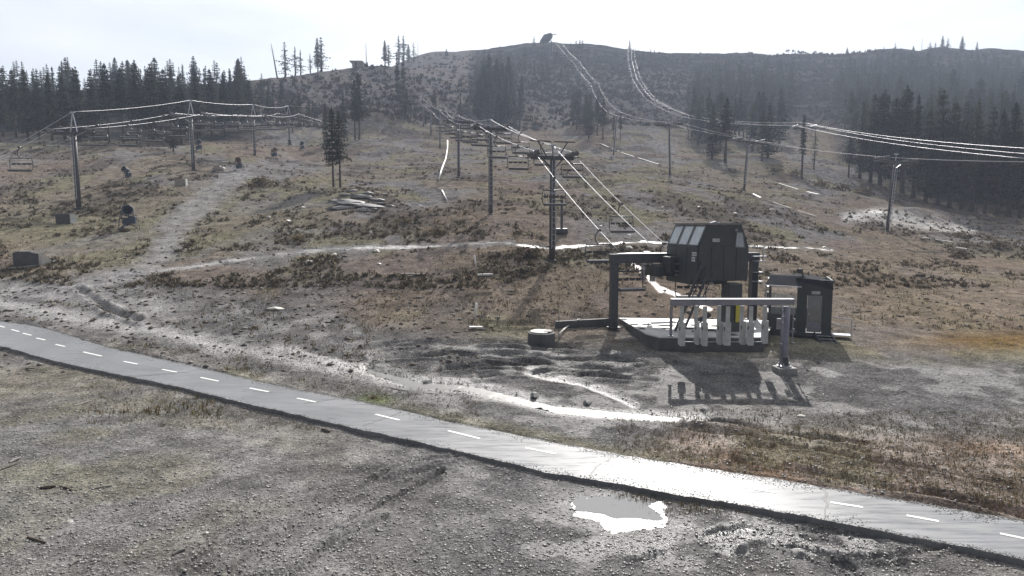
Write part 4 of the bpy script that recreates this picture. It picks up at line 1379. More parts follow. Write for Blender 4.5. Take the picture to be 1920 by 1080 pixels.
# shell: front wall pieces around window and door; left part window band, right door
th = .07
def wall(x0, x1, z0_, z1_, y=0.0, name='wall', m='housing'):
    b = MB(); b.box(((x0 + x1) / 2, y, (z0_ + z1_) / 2), (x1 - x0, th, z1_ - z0_)); return b.build(name, M[m], hut)
wall(-Wd, -.05, zf, zf + .95); wall(-Wd, -Wd + .10, zf + .95, ztp - .2); wall(-.12, .32, zf + .95, ztp - .1); wall(-.05, .32, zf, zf + .95)
wall(.98, Wd, zf, ztp); wall(.32, .98, zf + 2.05, ztp); wall(-Wd + .10, -.12, ztp - .42, ztp - .15)
mu = MB(); mu.box((-.72, 0, zf + 1.5), (.07, th, 1.12)); mu.build('window_post', M['steel_light'], hut)
pane = MB(); pane.box((-.74, .02, zf + 1.5), (1.2, .012, 1.1)); pane.build('front_window_pane', M['glass_clear'], hut)
dr = MB(); dr.box((.65, -.0, zf + .3), (.62, .05, .55)); dr.box((.37, 0, zf + 1.3), (.06, .05, 1.5)); dr.box((.93, 0, zf + 1.3), (.06, .05, 1.5)); dr.box((.65, 0, zf + 2.0), (.5, .05, .08)); dr.box((.65, 0, zf + 1.0), (.5, .045, .04))
door = dr.build('door', M['gatebeam'], hut)
dg = MB(); dg.box((.65, .01, zf + 1.28), (.5, .012, 1.36)); dg.build('door_pane', M['glass_clear'], door)
dh = MB(); dh.box((.42, -.05, zf + 1.0), (.03, .06, .16)); dh.build('handle', M['steel_light'], door)
b = MB(); b.box((Wd, Dp / 2, (zf + ztp) / 2), (th, Dp - .01, ztp - zf)); b.build('wall', M['housing'], hut)
b = MB(); b.box((-Wd, Dp / 2, zf + .5), (th, Dp - .08, 1.0)); b.box((-Wd, Dp / 2, ztp - .3), (th, Dp - .08, .35)); b.box((-Wd, Dp - .2, zf + 1.4), (th, .35, 1.0)); b.build('wall', M['housing'], hut)
b = MB(); b.box((0, Dp, zf + .5), (Wd * 2, th, 1.0)); b.box((0, Dp, ztp - .25), (Wd * 2, th, .35)); b.box((Wd - .4, Dp, zf + 1.4), (.8, th, .9)); b.build('wall', M['housing'], hut)
# roof with rounded right edge and visor on the left
rr = [(-Wd + 1.15, ztp + .12), (Wd - .35, ztp - .02), (Wd - .08, ztp - .14), (Wd + .05, ztp - .42), (Wd + .05, ztp - .5), (Wd - .02, ztp - .5), (-.2, ztp - .05), (-.2, ztp + .1)]
b = MB(); b.prism(rr[::-1], lambda a, c: (a, -.12, c), lambda a, c: (a, Dp + .1, c)); b.build('roof', M['matt_dark'], hut)
vz0, vz1 = ztp - .30, ztp + .16
b = MB(); b.add([(-Wd - .22, -.55, vz0), (.02, -.55, vz0 - .04), (.22, .25, vz1), (-Wd + .06, .25, vz1 + .02), (-Wd - .22, -.55, vz0 - .05), (.02, -.55, vz0 - .09), (.22, .25, vz1 - .06), (-Wd + .06, .25, vz1 - .04)],
                [(0, 1, 2, 3), (7, 6, 5, 4), (0, 4, 5, 1), (1, 5, 6, 2), (2, 6, 7, 3), (3, 7, 4, 0)]); b.build('visor', M['matt_dark'], hut)
b = MB(); b.add([(-Wd + .06, .25, vz1 + .02), (.22, .25, vz1), (.22, Dp, vz1 - .1), (-Wd + .06, Dp, vz1 - .1), (-Wd + .06, .25, vz1 - .1), (.22, .25, vz1 - .12), (.22, Dp, vz1 - .2), (-Wd + .06, Dp, vz1 - .2)],
                [(0, 1, 2, 3), (7, 6, 5, 4), (0, 4, 5, 1), (1, 5, 6, 2), (2, 6, 7, 3), (3, 7, 4, 0)]); b.build('roof', M['matt_dark'], hut)
for s_ in (.02,):
    b = MB(); b.beam((-Wd - .22, -.56, vz0 - .02), (.02, -.56, vz0 - .06), .05, .05); b.build('visor_edge', M['steel_light'], hut)
b = MB(); b.tube([(.12, .3, vz1), (.05, .3, vz1 + .16)], .04, 6); b.box((-.02, .28, vz1 + .28), (.16, .22, .26), .4); b.tube([(.35, .3, vz1), (.35, .3, vz1 + .3)], .012, 5); b.build('flood_lamp', M['steel_dark'], hut)
b = MB(); b.tube([(-Wd - .14, -.3, vz0 - .05), (-Wd - .14, -.3, zf)], .04, 8); b.tube([(-Wd - .14, -.3, vz0 - .14), (-Wd + .05, -.28, vz0 - .1)], .05, 8); b.build('support_post', M['steel_light'], hut)
sign('sign', (.68, -.05, zf + 2.2), .36, .15, 5, hut, 9)
sw = MB(); sw.box((-.35, -.06, zf + .0), (.55, .1, .12), .05); sw.box((.1, -.05, zf - .06), (.14, .08, .1)); sw.build('junction_box', M['gatebeam'], hut)
# steps at the right front
for s_ in (.72, 1.42):
    b = MB(); b.beam((s_ - .05, -.1, zf - .02), (s_ + .32, -1.15, -.35), .06, .16); b.build('stringer', M['steel_dark'], hut)
for k in range(5):
    t = (k + .5) / 5
    b = MB(); b.box((1.06 + .36 * t, -.1 - 1.05 * t, zf - .05 - (zf + .3) * t), (.66, .22, .03)); b.build('step', M['steel_light'], hut)
# side landing rail
b = MB()
for zz in (.95, .55):
    b.tube([(Wd, .5, zf + zz - .1), (Wd + .95, .5, zf + zz - .22)], .03, 6)
b.tube([(Wd + .95, .5, zf + .73), (Wd + .95, .5, zf - .25)], .03, 6); b.box((Wd + .48, .75, zf - .17), (.95, .6, .06))
b.build('side_railing', M['steel_light'], hut)

# ------------------------------------------------------------------ snow guns
def snow_gun(x, row, h, rz, label, covered=False):
    X, Y, Z = hit(x, row)
    s = h / 2.3
    t = empty('snow_gun', (X, Y, Z - .05), rz, label, 'snow gun', 'snow guns on the left slope')
    b = MB(); b.lathe([(.30, -.55), (.36, -.5), (.44, .1), (.46, .42), (.5, .5), (.46, .52), (.40, .40), (.18, -.3)], (0, 0, 1.75), (.35, -1, .28), 18); b.build('barrel', M['gun'] if not covered else M['orange'], t, True)
    b = MB()
    q = Vector((0, 0, 1)).rotation_difference(Vector((.35, -1, .28)).normalized())
    for k in range(14):
        a = 2 * math.pi * k / 14
        b.box(q @ Vector((.48 * math.cos(a), .48 * math.sin(a), .56)) + Vector((0, 0, 1.75)), (.05, .05, .07))
    b.build('nozzle_ring', M['steel_light'], t)
    b = MB(); b.beam((-.5, 0, 1.1), (-.5, 0, 1.8), .08); b.beam((.5, 0, 1.1), (.5, 0, 1.8), .08); b.beam((-.55, 0, 1.1), (.55, 0, 1.1), .1); b.tube([(0, 0, .5), (0, 0, 1.15)], .09, 8); b.build('yoke', M['gun'], t)
    b = MB(); b.box((.32, .25, .95), (.62, .7, .72), .1, .05); b.lathe([(.36, -.2), (.38, 0), (.36, .2)], (-.12, .2, .75), (0, 1, 0), 14); b.build('compressor_box', M['gun'], t)
    for a in (.5, 2.6, 4.4):
        b = MB(); b.beam((.1 * math.cos(a), .1 * math.sin(a), .62), (1.05 * math.cos(a), 1.05 * math.sin(a), .02), .07); b.box((1.05 * math.cos(a), 1.05 * math.sin(a), .03), (.25, .25, .06), a); b.build('leg', M['gun'], t)
    b = MB(); b.beam((-.75, -.1, .05), (-.62, 0, 1.35), .05); b.beam((.3, -.5, .5), (1.1, -.6, .45), .05); b.beam((1.1, -.6, .5), (1.12, -.6, .02), .05); b.build('tow_bar', M['steel_dark'], t)
    t.scale = (s, s, s)
    return t


snow_gun(240, 431, 2.35, .3, 'large dark fan snow gun on legs beside the gravel track')
snow_gun(237, 337, 1.7, -.5, 'small snow gun with a white glint, higher up left of the mist')
snow_gun(447, 320, 1.9, .1, 'upright dark snow gun in the middle of the left slope', True)
snow_gun(514, 297, 1.9, .6, 'round brown snow gun left of the twin trunk trees', True)
snow_gun(566, 282, 1.8, .2, 'snow gun with a white base nearest the twin trunk trees')
snow_gun(543, 274, 1.5, .0, 'smallest snow gun under the farthest left lift tower')
snow_gun(372, 284, 2.0, .4, 'snow gun in the shade behind the second left tower')

# ------------------------------------------------------------------ small things on the ground
def thing_mesh(name, mb, m, loc, label, cat, rz=0, group=None, smooth_=False):
    o = mb.build(name, m, None, smooth_); o.location = loc; o.rotation_euler = (0, 0, rz)
    return tag(o, label, cat, group)


def rock_mesh(seed, sx_=1, sy_=1, sz_=.6, n=2, rough=.25):
    import bmesh
    bm = bmesh.new(); bmesh.ops.create_icosphere(bm, subdivisions=n, radius=1)
    r = random.Random(seed); o = [r.uniform(0, 50) for _ in range(3)]
    from mathutils import noise
    for v in bm.verts:
        d = noise.noise(v.co * 1.1 + Vector(o)) * rough * 2 + noise.noise(v.co * 2.9 + Vector(o)) * rough * 1.8
        v.co = v.co * (1 + d)
    for _ in range(11):                              # broken faces
        n_ = Vector((r.uniform(-1, 1), r.uniform(-1, 1), r.uniform(-.2, 1))).normalized(); c_ = r.uniform(.55, .85)
        for v in bm.verts:
            q = v.co.dot(n_) - c_
            if q > 0: v.co -= n_ * q
    for v in bm.verts:
        v.co.x *= sx_; v.co.y *= sy_; v.co.z *= sz_
        if v.co.z < -.25 * sz_: v.co.z = -.25 * sz_
    me = bpy.data.meshes.new('rock'); bm.to_mesh(me); bm.free()
    return me


def put_rock(name, x, row, s, seed, m, label, cat='rock', group=None, rz=0, shape=(1, 1, .6)):
    X, Y, Z = hit(x, row, True)
    me = rock_mesh(seed, *shape); me.materials.append(m)
    o = link(name, me); o.location = (X, Y, Z + .05 * s); o.scale = (s, s, s); o.rotation_euler = (0, 0, rz)
    return tag(o, label, cat, group)


put_rock('boulder', 515, 580, .55, 3, M['palerock'], 'flat pale boulder alone on the gravel left of the machine', 'boulder', shape=(1.35, .7, .28))
# rock outcrop below the twin trees
OUT = [(655, 383, 1.5, (1.6, .8, .35)), (690, 388, 1.3, (1.4, .7, .3)), (672, 372, 1.1, (1.4, .8, .4)), (640, 392, 1.1, (1.5, .8, .4)), (705, 376, .9, (1.5, .6, .35)), (712, 382, .7, (1.5, .6, .3)),
       (720, 366, .6, (1.6, .5, .3)), (688, 364, .8, (1.3, .7, .35)), (660, 360, .7, (1.3, .7, .4)), (700, 392, .6, (1.1, .6, .3)), (730, 387, .5, (1.2, .6, .4)), (625, 378, .7, (1.4, .6, .3)), (645, 367, .7, (1.3, .8, .3)), (678, 396, .9, (1.4, .6, .3))]
WHERE = ['broad lower left', 'broad lower middle', 'central hump', 'left foot', 'right shoulder', 'right lower edge', 'upper right tip', 'upper middle', 'upper left', 'small lower right', 'detached right end', 'far left end', 'upper left crown', 'lowest front']
for i, (x, r, s, sh) in enumerate(OUT):
    put_rock('rock', x, r, s, 40 + i, M['rock'], f'grey slab of the outcrop below the twin trees, its {WHERE[i]} piece', 'rock', 'slabs of the rock outcrop', RNG.uniform(-.4, .4), sh)

# concrete pit with broken lid
X, Y, Z = hit(1015, 643)
pit = empty('concrete_pit', (X, Y, Z), 0, 'round concrete manhole ring with broken pale lid left of the platform', 'manhole')
b = MB(); b.lathe([(.72, -.4), (.73, .1), (.72, .55), (.66, .58), (.6, .56), (.58, .3)], (0, 0, 0), n=20); b.build('ring', M['dark_concrete'], pit, False)
b = MB(); b.prism([(.62 * math.cos(a), .62 * math.sin(a)) for a in [math.radians(q) for q in (60, 95, 130, 165, 200, 235, 270, 300)]], lambda p, q: (p, q, .57), lambda p, q: (p * .98, q * .98, .64)); b.build('lid', M['palerock'], pit)
b = MB(); b.prism([(.1, -.3), (.5, -.35), (.6, .1), (.45, .4), (.15, .2)], lambda p, q: (p, q, .55), lambda p, q: (p * .96, q * .96, .66)); b.build('lid_fragment', M['concrete'], pit)
pts = [Vector((X + .75, Y, Z + .3)), Vector(hit(1058, 620)) + Vector((0, 0, .12)), Vector(hit(1072, 610)) + Vector((0, 0, .12)), at(1080, 603, w0[1] + .1) + Vector((0, 0, .05)), at(1084, 599, w0[1] + .6)]
b = MB(); b.tube(pts, .035, 6); b.tube([p + Vector((.09, .02, .03)) for p in pts], .03, 6)
tag(b.build('cable', M['palerock'], None, True), 'pale hose pair curving from the manhole ring to the low wall', 'hose')

# left: headwall, utility boxes
X, Y, Z = hit(50, 500)
hw = empty('culvert_headwall', (X, Y, Z), 0, 'dark concrete culvert box with broken wing walls at the left edge', 'culvert')
b = MB(); b.add([(-1.0, 0, -.6), (1.0, 0, -.6), (1.0, .5, -.6), (-1.0, .5, -.6), (-1.05, 0, 1.1), (1.0, 0, 1.02), (1.0, .5, 1.02), (-1.05, .5, 1.15)], [(3, 2, 1, 0), (4, 5, 6, 7), (0, 1, 5, 4), (1, 2, 6, 5), (2, 3, 7, 6), (3, 0, 4, 7)]); b.build('front_wall', M['dark_concrete'], hw)
b = MB(); b.add([(1.02, -.05, -.6), (1.2, -.05, -.6), (1.75, .9, -.6), (1.55, .9, -.6), (1.02, -.05, 1.05), (1.25, -.05, .98), (1.6, .9, .3), (1.5, .9, .35)], [(3, 2, 1, 0), (4, 5, 6, 7), (0, 1, 5, 4), (1, 2, 6, 5), (2, 3, 7, 6), (3, 0, 4, 7)]); b.build('wing_wall', M['palerock'], hw)
b = MB(); b.box((-.2, .22, 1.16), (1.3, .55, .09), .04); b.build('broken_cap', M['concrete'], hw)
X, Y, Z = hit(125, 419)
ub = empty('utility_box', (X, Y, Z), .0, 'grey utility box in the grass below the big left tower', 'utility box')
b = MB(); b.box((-.1, 0, .42), (1.45, .8, .95), 0, .03); b.build('cabinet', M['steel_pole'], ub)
b = MB(); b.add([(.65, -.42, 0), (.7, -.42, 0), (1.0, .1, 0), (.95, .1, 0), (.65, -.42, .9), (.7, -.42, .9), (.85, .1, .9), (.8, .1, .9)], [(3, 2, 1, 0), (4, 5, 6, 7), (0, 1, 5, 4), (1, 2, 6, 5), (2, 3, 7, 6), (3, 0, 4, 7)]); b.build('side_plate', M['panel'], ub)
X, Y, Z = hit(340, 349)
ub = empty('utility_box', (X, Y, Z), .1, 'low brown box by the stony patch above the gravel track', 'utility box')
b = MB(); b.box((0, 0, .4), (1.2, .8, .85), 0, .03); b.build('cabinet', M['wood'], ub)
b = MB(); b.box((.66, -.1, .4), (.05, .6, .9)); b.build('side_plate', M['panel'], ub)
X, Y, Z = hit(411, 323)
b = MB(); b.box((0, 0, .4), (1.6, .9, .5), 0, .12); b.box((-.2, 0, .75), (.9, .7, .3), .1, .08); b.box((-1.1, 0, .15), (.9, .2, .12))
thing_mesh('covered_equipment', b, M['wood'], (X, Y, Z), 'low brownish covered machine left of the upright snow gun', 'equipment')


def board(x0, r0, x1, r1, w, h, m, label, cat='board', name='board', lift=.1):
    a = Vector(hit(x0, r0)); c = Vector(hit(x1, r1))
    b = MB(); mid = (a + c) / 2
    b.beam(a - mid + Vector((0, 0, lift)), c - mid + Vector((0, 0, lift)), w, h)
    return thing_mesh(name, b, m, mid, label, cat)


board(896, 518, 924, 517, .35, .12, M['white'], 'short white board lying right of the dashed pipe end')
board(880, 617, 905, 617, .3, .08, M['white'], 'white board lying on dark gravel below the thin white marker')
board(752, 517, 796, 517, .25, .12, M['wood'], 'brown plank lying on the slope left of centre')
board(1548, 467, 1558, 468, .3, .1, M['white'], 'pale strip of board at the right end of the bright track')
board(1792, 466, 1812, 469, .35, .1, M['white'], 'small white board on grass below the wet patch')
board(1728, 447, 1786, 456, .3, .1, M['palerock'], 'long pale pole lying on the right slope below the leaning tower')
board(1513, 361, 1534, 366, .6, .12, M['white'], 'white slab lying on the slope near the tree tower')
board(1460, 345, 1497, 357, .3, .1, M['concrete'], 'pale pipe lying down slope left of the white slab')
board(1125, 270, 1160, 285, .3, .12, M['concrete'], 'pale pipe lying beside the mid slope tower')
board(1165, 287, 1235, 309, .25, .1, M['concrete'], 'long pale pipe running down toward the tall lift tower')
board(1412, 365, 1426, 372, .25, .1, M['white'], 'short white pipe end right of the boxed tower')
board(1440, 378, 1530, 408, .2, .08, M['concrete'], 'thin pale line of pipe running down the right slope')
board(0, 507, 78, 499, .12, .06, M['palerock'], 'pale buried pipe line in front of the culvert box')
board(78, 499, 108, 490, .12, .06, M['palerock'], 'second pale length of pipe right of the culvert box')


def upright(x0, r0, x1, r1, rad, m, label, cat, name, n=1):
    X, Y, Z = hit(x0, r0); top = at(x1, r1, Y)
    b = MB(); b.tube([(0, 0, -.2), (top.x - X, 0, top.z - Z)], rad, 8)
    return thing_mesh(name, b, m, (X, Y, Z), label, cat, smooth_=True)


upright(890, 596, 893, 568, .07, M['white'], 'thin white marker post standing on dark gravel', 'marker post', 'marker_post')
upright(1048, 640, 1048, 588, .02, M['steel_dark'], 'thin dark stake between manhole ring and low wall', 'stake', 'stake')
upright(894, 505, 889, 478, .06, M['white'], 'leaning thin white pole above the short board', 'marker post', 'marker_post')
pts = [(839, 266), (839, 280), (836, 300), (828, 322), (823, 340)]
P = [Vector(hit(*q)) + Vector((0, 0, .35)) for q in pts]
b = MB(); b.tube(P, .16, 8); tag(b.build('hose', M['white'], None, True), 'long curved white hose on the slope left of the third tower', 'hose')
P = [Vector(hit(*q)) + Vector((0, 0, .2)) for q in [(829, 360), (833, 369), (839, 380)]]
b = MB(); b.tube(P, .09, 8); tag(b.build('hose', M['white'], None, True), 'short white hose end on the brown scrub below the curved one', 'hose')
# snowmaking gear at the foot of the second tower
X, Y, Z = hit(1053, 440)
hyd = empty('hydrant', (X, Y, Z), 0, 'dark snowmaking hydrant stand right of the thick tower', 'hydrant')
b = MB(); b.tube([(0, 0, -.3), (0, 0, 3.2)], .12, 8); b.build('riser', M['steel_dark'], hyd)
b = MB(); b.lathe([(.2, -.6), (.3, -.5), (.3, .5), (.2, .6)], (0, 0, .3), (1, 0, 0), 12); b.build('valve', M['steel_dark'], hyd)
b = MB(); b.box((-.6, 0, 3.1), (1.0, .1, .1)); b.tube([(-1.1, 0, 3.1), (-1.15, 0, 2.2)], .05, 6); b.build('arm', M['steel_dark'], hyd)
# sticks and chunks of wood in the foreground
STK = [((140, 762), (175, 752), .04, 'thin pale stick pointing up right near the left shoulder'), ((18, 868), (38, 861), .05, 'short pale wood chunk at the far left edge'),
       ((2, 882), (40, 868), .03, 'dark thin branch just below the pale chunk'), ((75, 918), (105, 914), .05, 'dark curved stick in the left foreground'),
       ((112, 914), (136, 922), .03, 'thin forked twig right of the dark curved stick'), ((178, 918), (210, 913), .035, 'pale curved twig in the left foreground'),
       ((52, 1010), (86, 1021), .04, 'dark bark strip in the lower left'), ((325, 1042), (348, 1032), .04, 'pale split stick near the bottom edge'),
       ((132, 1062), (148, 1053), .035, 'small pale stick close to the bottom left'), ((604, 806), (618, 812), .09, 'dark stump-like wood lump under the path edge'),
       ((285, 858), (294, 853), .035, 'short pale chip in the middle of the left gravel'), ((1640, 888), (1652, 886), .03, 'bleached twig in the rusty grass')]
for a, c, r, lab in STK:
    A1 = Vector(hit(*a, True)); C1 = Vector(hit(*c, True)); mid = (A1 + C1) / 2
    k1 = mid + Vector((RNG.uniform(-.04, .04), RNG.uniform(-.04, .04), .03))
    b = MB(); b.tube([A1 - mid + Vector((0, 0, .02)), k1 - mid, C1 - mid + Vector((0, 0, .03))], [r * .6, r, r * .5], 6)
    thing_mesh('stick', b, M['deadwood'] if 'dark' not in lab else M['bark'], mid, lab, 'stick')
for i, (x, r, s, lab) in enumerate([(129, 980, .09, 'round white stone with brown grass beside it, lower left'), (388, 1002, .06, 'small white stone right of the pale stick area'),
                                    (170, 711, .09, 'pale stone just below the path on the left'), (1322, 770, .2, 'dark stone in the ditch by the shadowed gates'),
                                    (1003, 742, .28, 'dark rock at the bend of the wet ditch'), (1102, 756, .25, 'dark rock on the bank above the bright water'),
                                    (1503, 782, .2, 'pale stone beside the end of the gate shadow'), (800, 718, .25, 'dark lump of mud standing in the wet gravel'),
                                    (925, 742, .15, 'small stone on the bank near the stream'), (1515, 695, .12, 'small dark stone right of the gate footing')]):
    put_rock('stone', x, r, s, 80 + i, M['palerock'] if 'white' in lab or 'pale' in lab else M['rock'], lab, 'stone')
spots = []
for i in range(26):
    x = RNG.choice([RNG.uniform(480, 860), RNG.uniform(480, 860), RNG.uniform(1100, 1850)]); r = RNG.uniform(385, 500) if x < 1000 else RNG.uniform(370, 470)
    spots.append((x, r))
for i, (x, r) in enumerate(sorted(spots)):
    put_rock('stone', x, r, RNG.uniform(.18, .4), 120 + i, M['palerock'], f'pale stone on the brown middle slope, {ORD[i]} from the left', 'stone', 'pale stones on the middle slope', RNG.uniform(0, 3), (1.2, .8, .55))

# ------------------------------------------------------------------ things on the skyline
X, Y, Z = hit(1024, 97)
s_t = empty('summit_terminal', (X, Y, Z), .1, 'dark tilted roof of the summit terminal on two legs at the ridge', 'lift terminal')
zz = at(1024, 84, Y).z - Z + 2.2
b = MB(); b.prism([(-3.9, 0), (-1.8, 3.2), (2.2, 4.4), (3.4, 3.3), (3.0, 1.4), (1.2, .2), (-1.5, -.6)], lambda p, q: (p, -3, q + zz - .6), lambda p, q: (p * .9, 3, q * .9 + zz - .6)); b.build('roof', M['housing'], s_t)
for x_ in (-1.4, 3.0):
    b = MB(); b.box((x_, 0, zz / 2 - .4), (.5, .6, zz + 1.2)); b.build('leg', M['steel_pole'], s_t)
b = MB(); b.beam((2.5, 0, zz + 3.3), (6.0, 0, zz + 4.0), .35); b.build('boom', M['steel_pole'], s_t)
X, Y, Z = hit(1038, 96)
sh = empty('shed', (X, Y, Z), 0, 'small grey shed right of the summit terminal', 'shed')
b = MB(); b.box((0, 0, 1.3), (2.3, 2.3, 3.4)); b.build('wall', M['wood'], sh)
b = MB(); b.box((0, 0, 3.1), (2.6, 2.6, .25)); b.build('roof', M['wood'], sh)
b = MB(); b.box((.3, -1.17, .9), (.7, .05, 1.8)); b.build('door', M['steel_dark'], sh)
X, Y, Z = hit(672, 127)
kh = empty('hut', (X, Y, Z), 0, 'lone grey hut with overhanging roof on the left skyline', 'hut')
b = MB(); b.box((.1, 0, .9), (4.2, 3, 2.0)); b.build('wall', M['wood'], kh)
b = MB(); b.add([(-2.8, -1.8, 1.75), (2.3, -1.8, 1.75), (2.3, 1.8, 1.75), (-2.8, 1.8, 1.75), (-2.9, -1.8, 2.2), (1.9, -1.8, 2.15), (1.9, 1.8, 2.15), (-2.9, 1.8, 2.2)], [(3, 2, 1, 0), (4, 5, 6, 7), (0, 1, 5, 4), (1, 2, 6, 5), (2, 3, 7, 6), (3, 0, 4, 7)]); b.build('roof', M['wood'], kh)
b = MB(); b.box((-.6, -1.52, .8), (.8, .05, 1.6)); b.build('door', M['steel_dark'], kh)

# ------------------------------------------------------------------ trees
def conifer(seed, h=12.0, r0=2.0, bare=.15, dens=1.0, ragged=.35, lean=0.0, n_lv=None):
    r = random.Random(seed)
    tr = MB(); rr_ = .016 * h
    pts = []; bx_, by_ = 0, 0
    for k in range(7):
        t = k / 6
        pts.append((lean * h * t * t + r.uniform(-.05, .05), r.uniform(-.05, .05), -.6 + (h + .5) * t))
    tr.tube(pts, [rr_ * (1.25 - 1.2 * k / 6) for k in range(7)], 7)
    lv = n_lv or int(h / .33)
    V_ = []; F_ = []

    def tri(a, b, c):
        o = len(V_); V_.extend([a, b, c]); F_.append((o, o + 1, o + 2))
    side = r.uniform(0, 6.28)
    for k in range(lv):
        t = (k + r.random()) / lv
        z = h * (bare + (1 - bare) * t)
        R = r0 * ((1 - t) ** .75 * .95 + .07) * r.uniform(1 - ragged, 1 + ragged * .6)
        if t < .12: R *= .55 + t * 4
        nb = max(3, int(7 * dens * r.uniform(.7, 1.2)))
        cx = lean * h * (z / h) ** 2
        for j in range(nb):
            a = side + 6.28 * j / nb + r.uniform(-.4, .4) + k * .9
            if r.random() > dens * 1.05: continue
            L = R * r.uniform(.55, 1.12); dr = -.28 * L * r.uniform(.3, 1.5) + .12 * L
            ca, sa = math.cos(a), math.sin(a)
            seg = 3 if h > 6 else 2
            for q in range(seg):
                u0 = (q + .15) / seg; u1 = (q + 1.25) / seg
                wdt = (.20 + .16 * L) * (1.1 - .5 * u0) * r.uniform(.7, 1.2)
                x0, y0 = ca * L * u0, sa * L * u0; x1, y1 = ca * L * u1, sa * L * u1
                z0_, z1_ = z + dr * u0 * u0, z + dr * u1 * u1
                mx_, my_ = (x0 * .45 + x1 * .55), (y0 * .45 + y1 * .55)
                tl = r.uniform(-.4, .1) * wdt
                tri((cx + x0, y0, z0_), (cx + mx_ - sa * wdt, my_ + ca * wdt, z0_ + tl - .1), (cx + x1, y1, z1_))
                tri((cx + x0, y0, z0_), (cx + x1, y1, z1_), (cx + mx_ + sa * wdt, my_ - ca * wdt, z0_ + tl - .1))
                if q > 0: tri((cx + mx_, my_, z0_ + .16), (cx + x1 * .9, y1 * .9, z1_ + .02), (cx + mx_ - ca * .1, my_ - sa * .1, z0_ - .3 - .1 * L))
    top = h * 1.02
    for q in range(3):
        a_ = 2.1 * q; tri((lean * h * .36 + .2 * math.cos(a_), .2 * math.sin(a_), h * .6), (lean * h * .36 + .2 * math.cos(a_ + 2.1), .2 * math.sin(a_ + 2.1), h * .6), (lean * h, 0, h))
    tri((lean * h - .12, 0, h * .94), (lean * h + .12, .05, h * .94), (lean * h, 0, top))
    cm = bpy.data.meshes.new('crown'); cm.from_pydata(V_, [], F_); cm.materials.append(M['needles']); cm.update()
    return tr.mesh('trunk', M['bark'], True), cm


def snag(seed, h, lean=0.0):
    r = random.Random(seed); m = MB()
    m.tube([(0, 0, -.5), (lean * h * .5, 0, h * .5), (lean * h, 0, h)], [.24, .17, .05], 7)
    b = MB()
    for k in range(9):
        z = h * r.uniform(.35, .95); a = r.uniform(0, 6.28); L = r.uniform(.3, 1.0)
        b.tube([(lean * z, 0, z), (lean * z + math.cos(a) * L, math.sin(a) * L, z - r.uniform(-.1, .3))], [.05, .015], 4)
    return m.mesh('trunk', M['deadwood']), b.mesh('branch', M['deadwood'])


TV = {'full': [conifer(s, 12, rr0, bare, 1.0, .32) for s, rr0, bare in ((1, 2.1, .10), (2, 1.8, .16), (3, 2.35, .14), (4, 1.9, .06), (5, 1.65, .2))],
      'slim': [conifer(s, 12, rr0, bare, .85, .45) for s, rr0, bare in ((11, 1.25, .10), (12, 1.05, .18), (13, 1.35, .12))],
      'pine': [conifer(s, 12, rr0, bare, .9, .45) for s, rr0, bare in ((21, 2.0, .34), (22, 1.7, .40), (23, 2.2, .30))],
      'sparse': [conifer(s, 12, rr0, bare, .5, .6) for s, rr0, bare in ((31, 1.7, .22), (32, 1.5, .3))],
      'ragged': [conifer(s, 12, rr0, bare, .6, .75) for s, rr0, bare in ((51, 1.9, .06), (52, 1.6, .12), (53, 2.2, .1), (54, 1.7, .2))],
      'snag': [snag(41, 12, -.12), snag(42, 12, 0.0)]}
TCOUNT = [0]


def tree(x, row, h, style, label, group=None, rz=None, sx_=1.0, Y=None, var=None):
    if Y is None:
        X, Yh_, Z = hit(x, row)
    else:
        a, _ = pray(x, row); X = float(a) * Y; Yh_ = Y; Z = gz(X, Y)
    tm, cm = TV[style][var % len(TV[style])] if var is not None else RNG.choice(TV[style])
    t = empty('dead_tree' if style == 'snag' else 'conifer_tree', (X, Yh_, Z - .1), RNG.uniform(0, 6.28) if rz is None else rz, label, 'tree', group)
    link('trunk', tm, t); link('branch' if style == 'snag' else 'crown', cm, t)
    s = h / 12.0
    t.scale = (s * sx_, s * sx_, s)
    TCOUNT[0] += 1
    return t


def tree_px(x, row, top, style, label, group=None, **k):
    X, Y, Z = hit(x, row)
    return tree(x, row, max(1.0, at(x, top, Y).z - Z), style, label, group, **k)


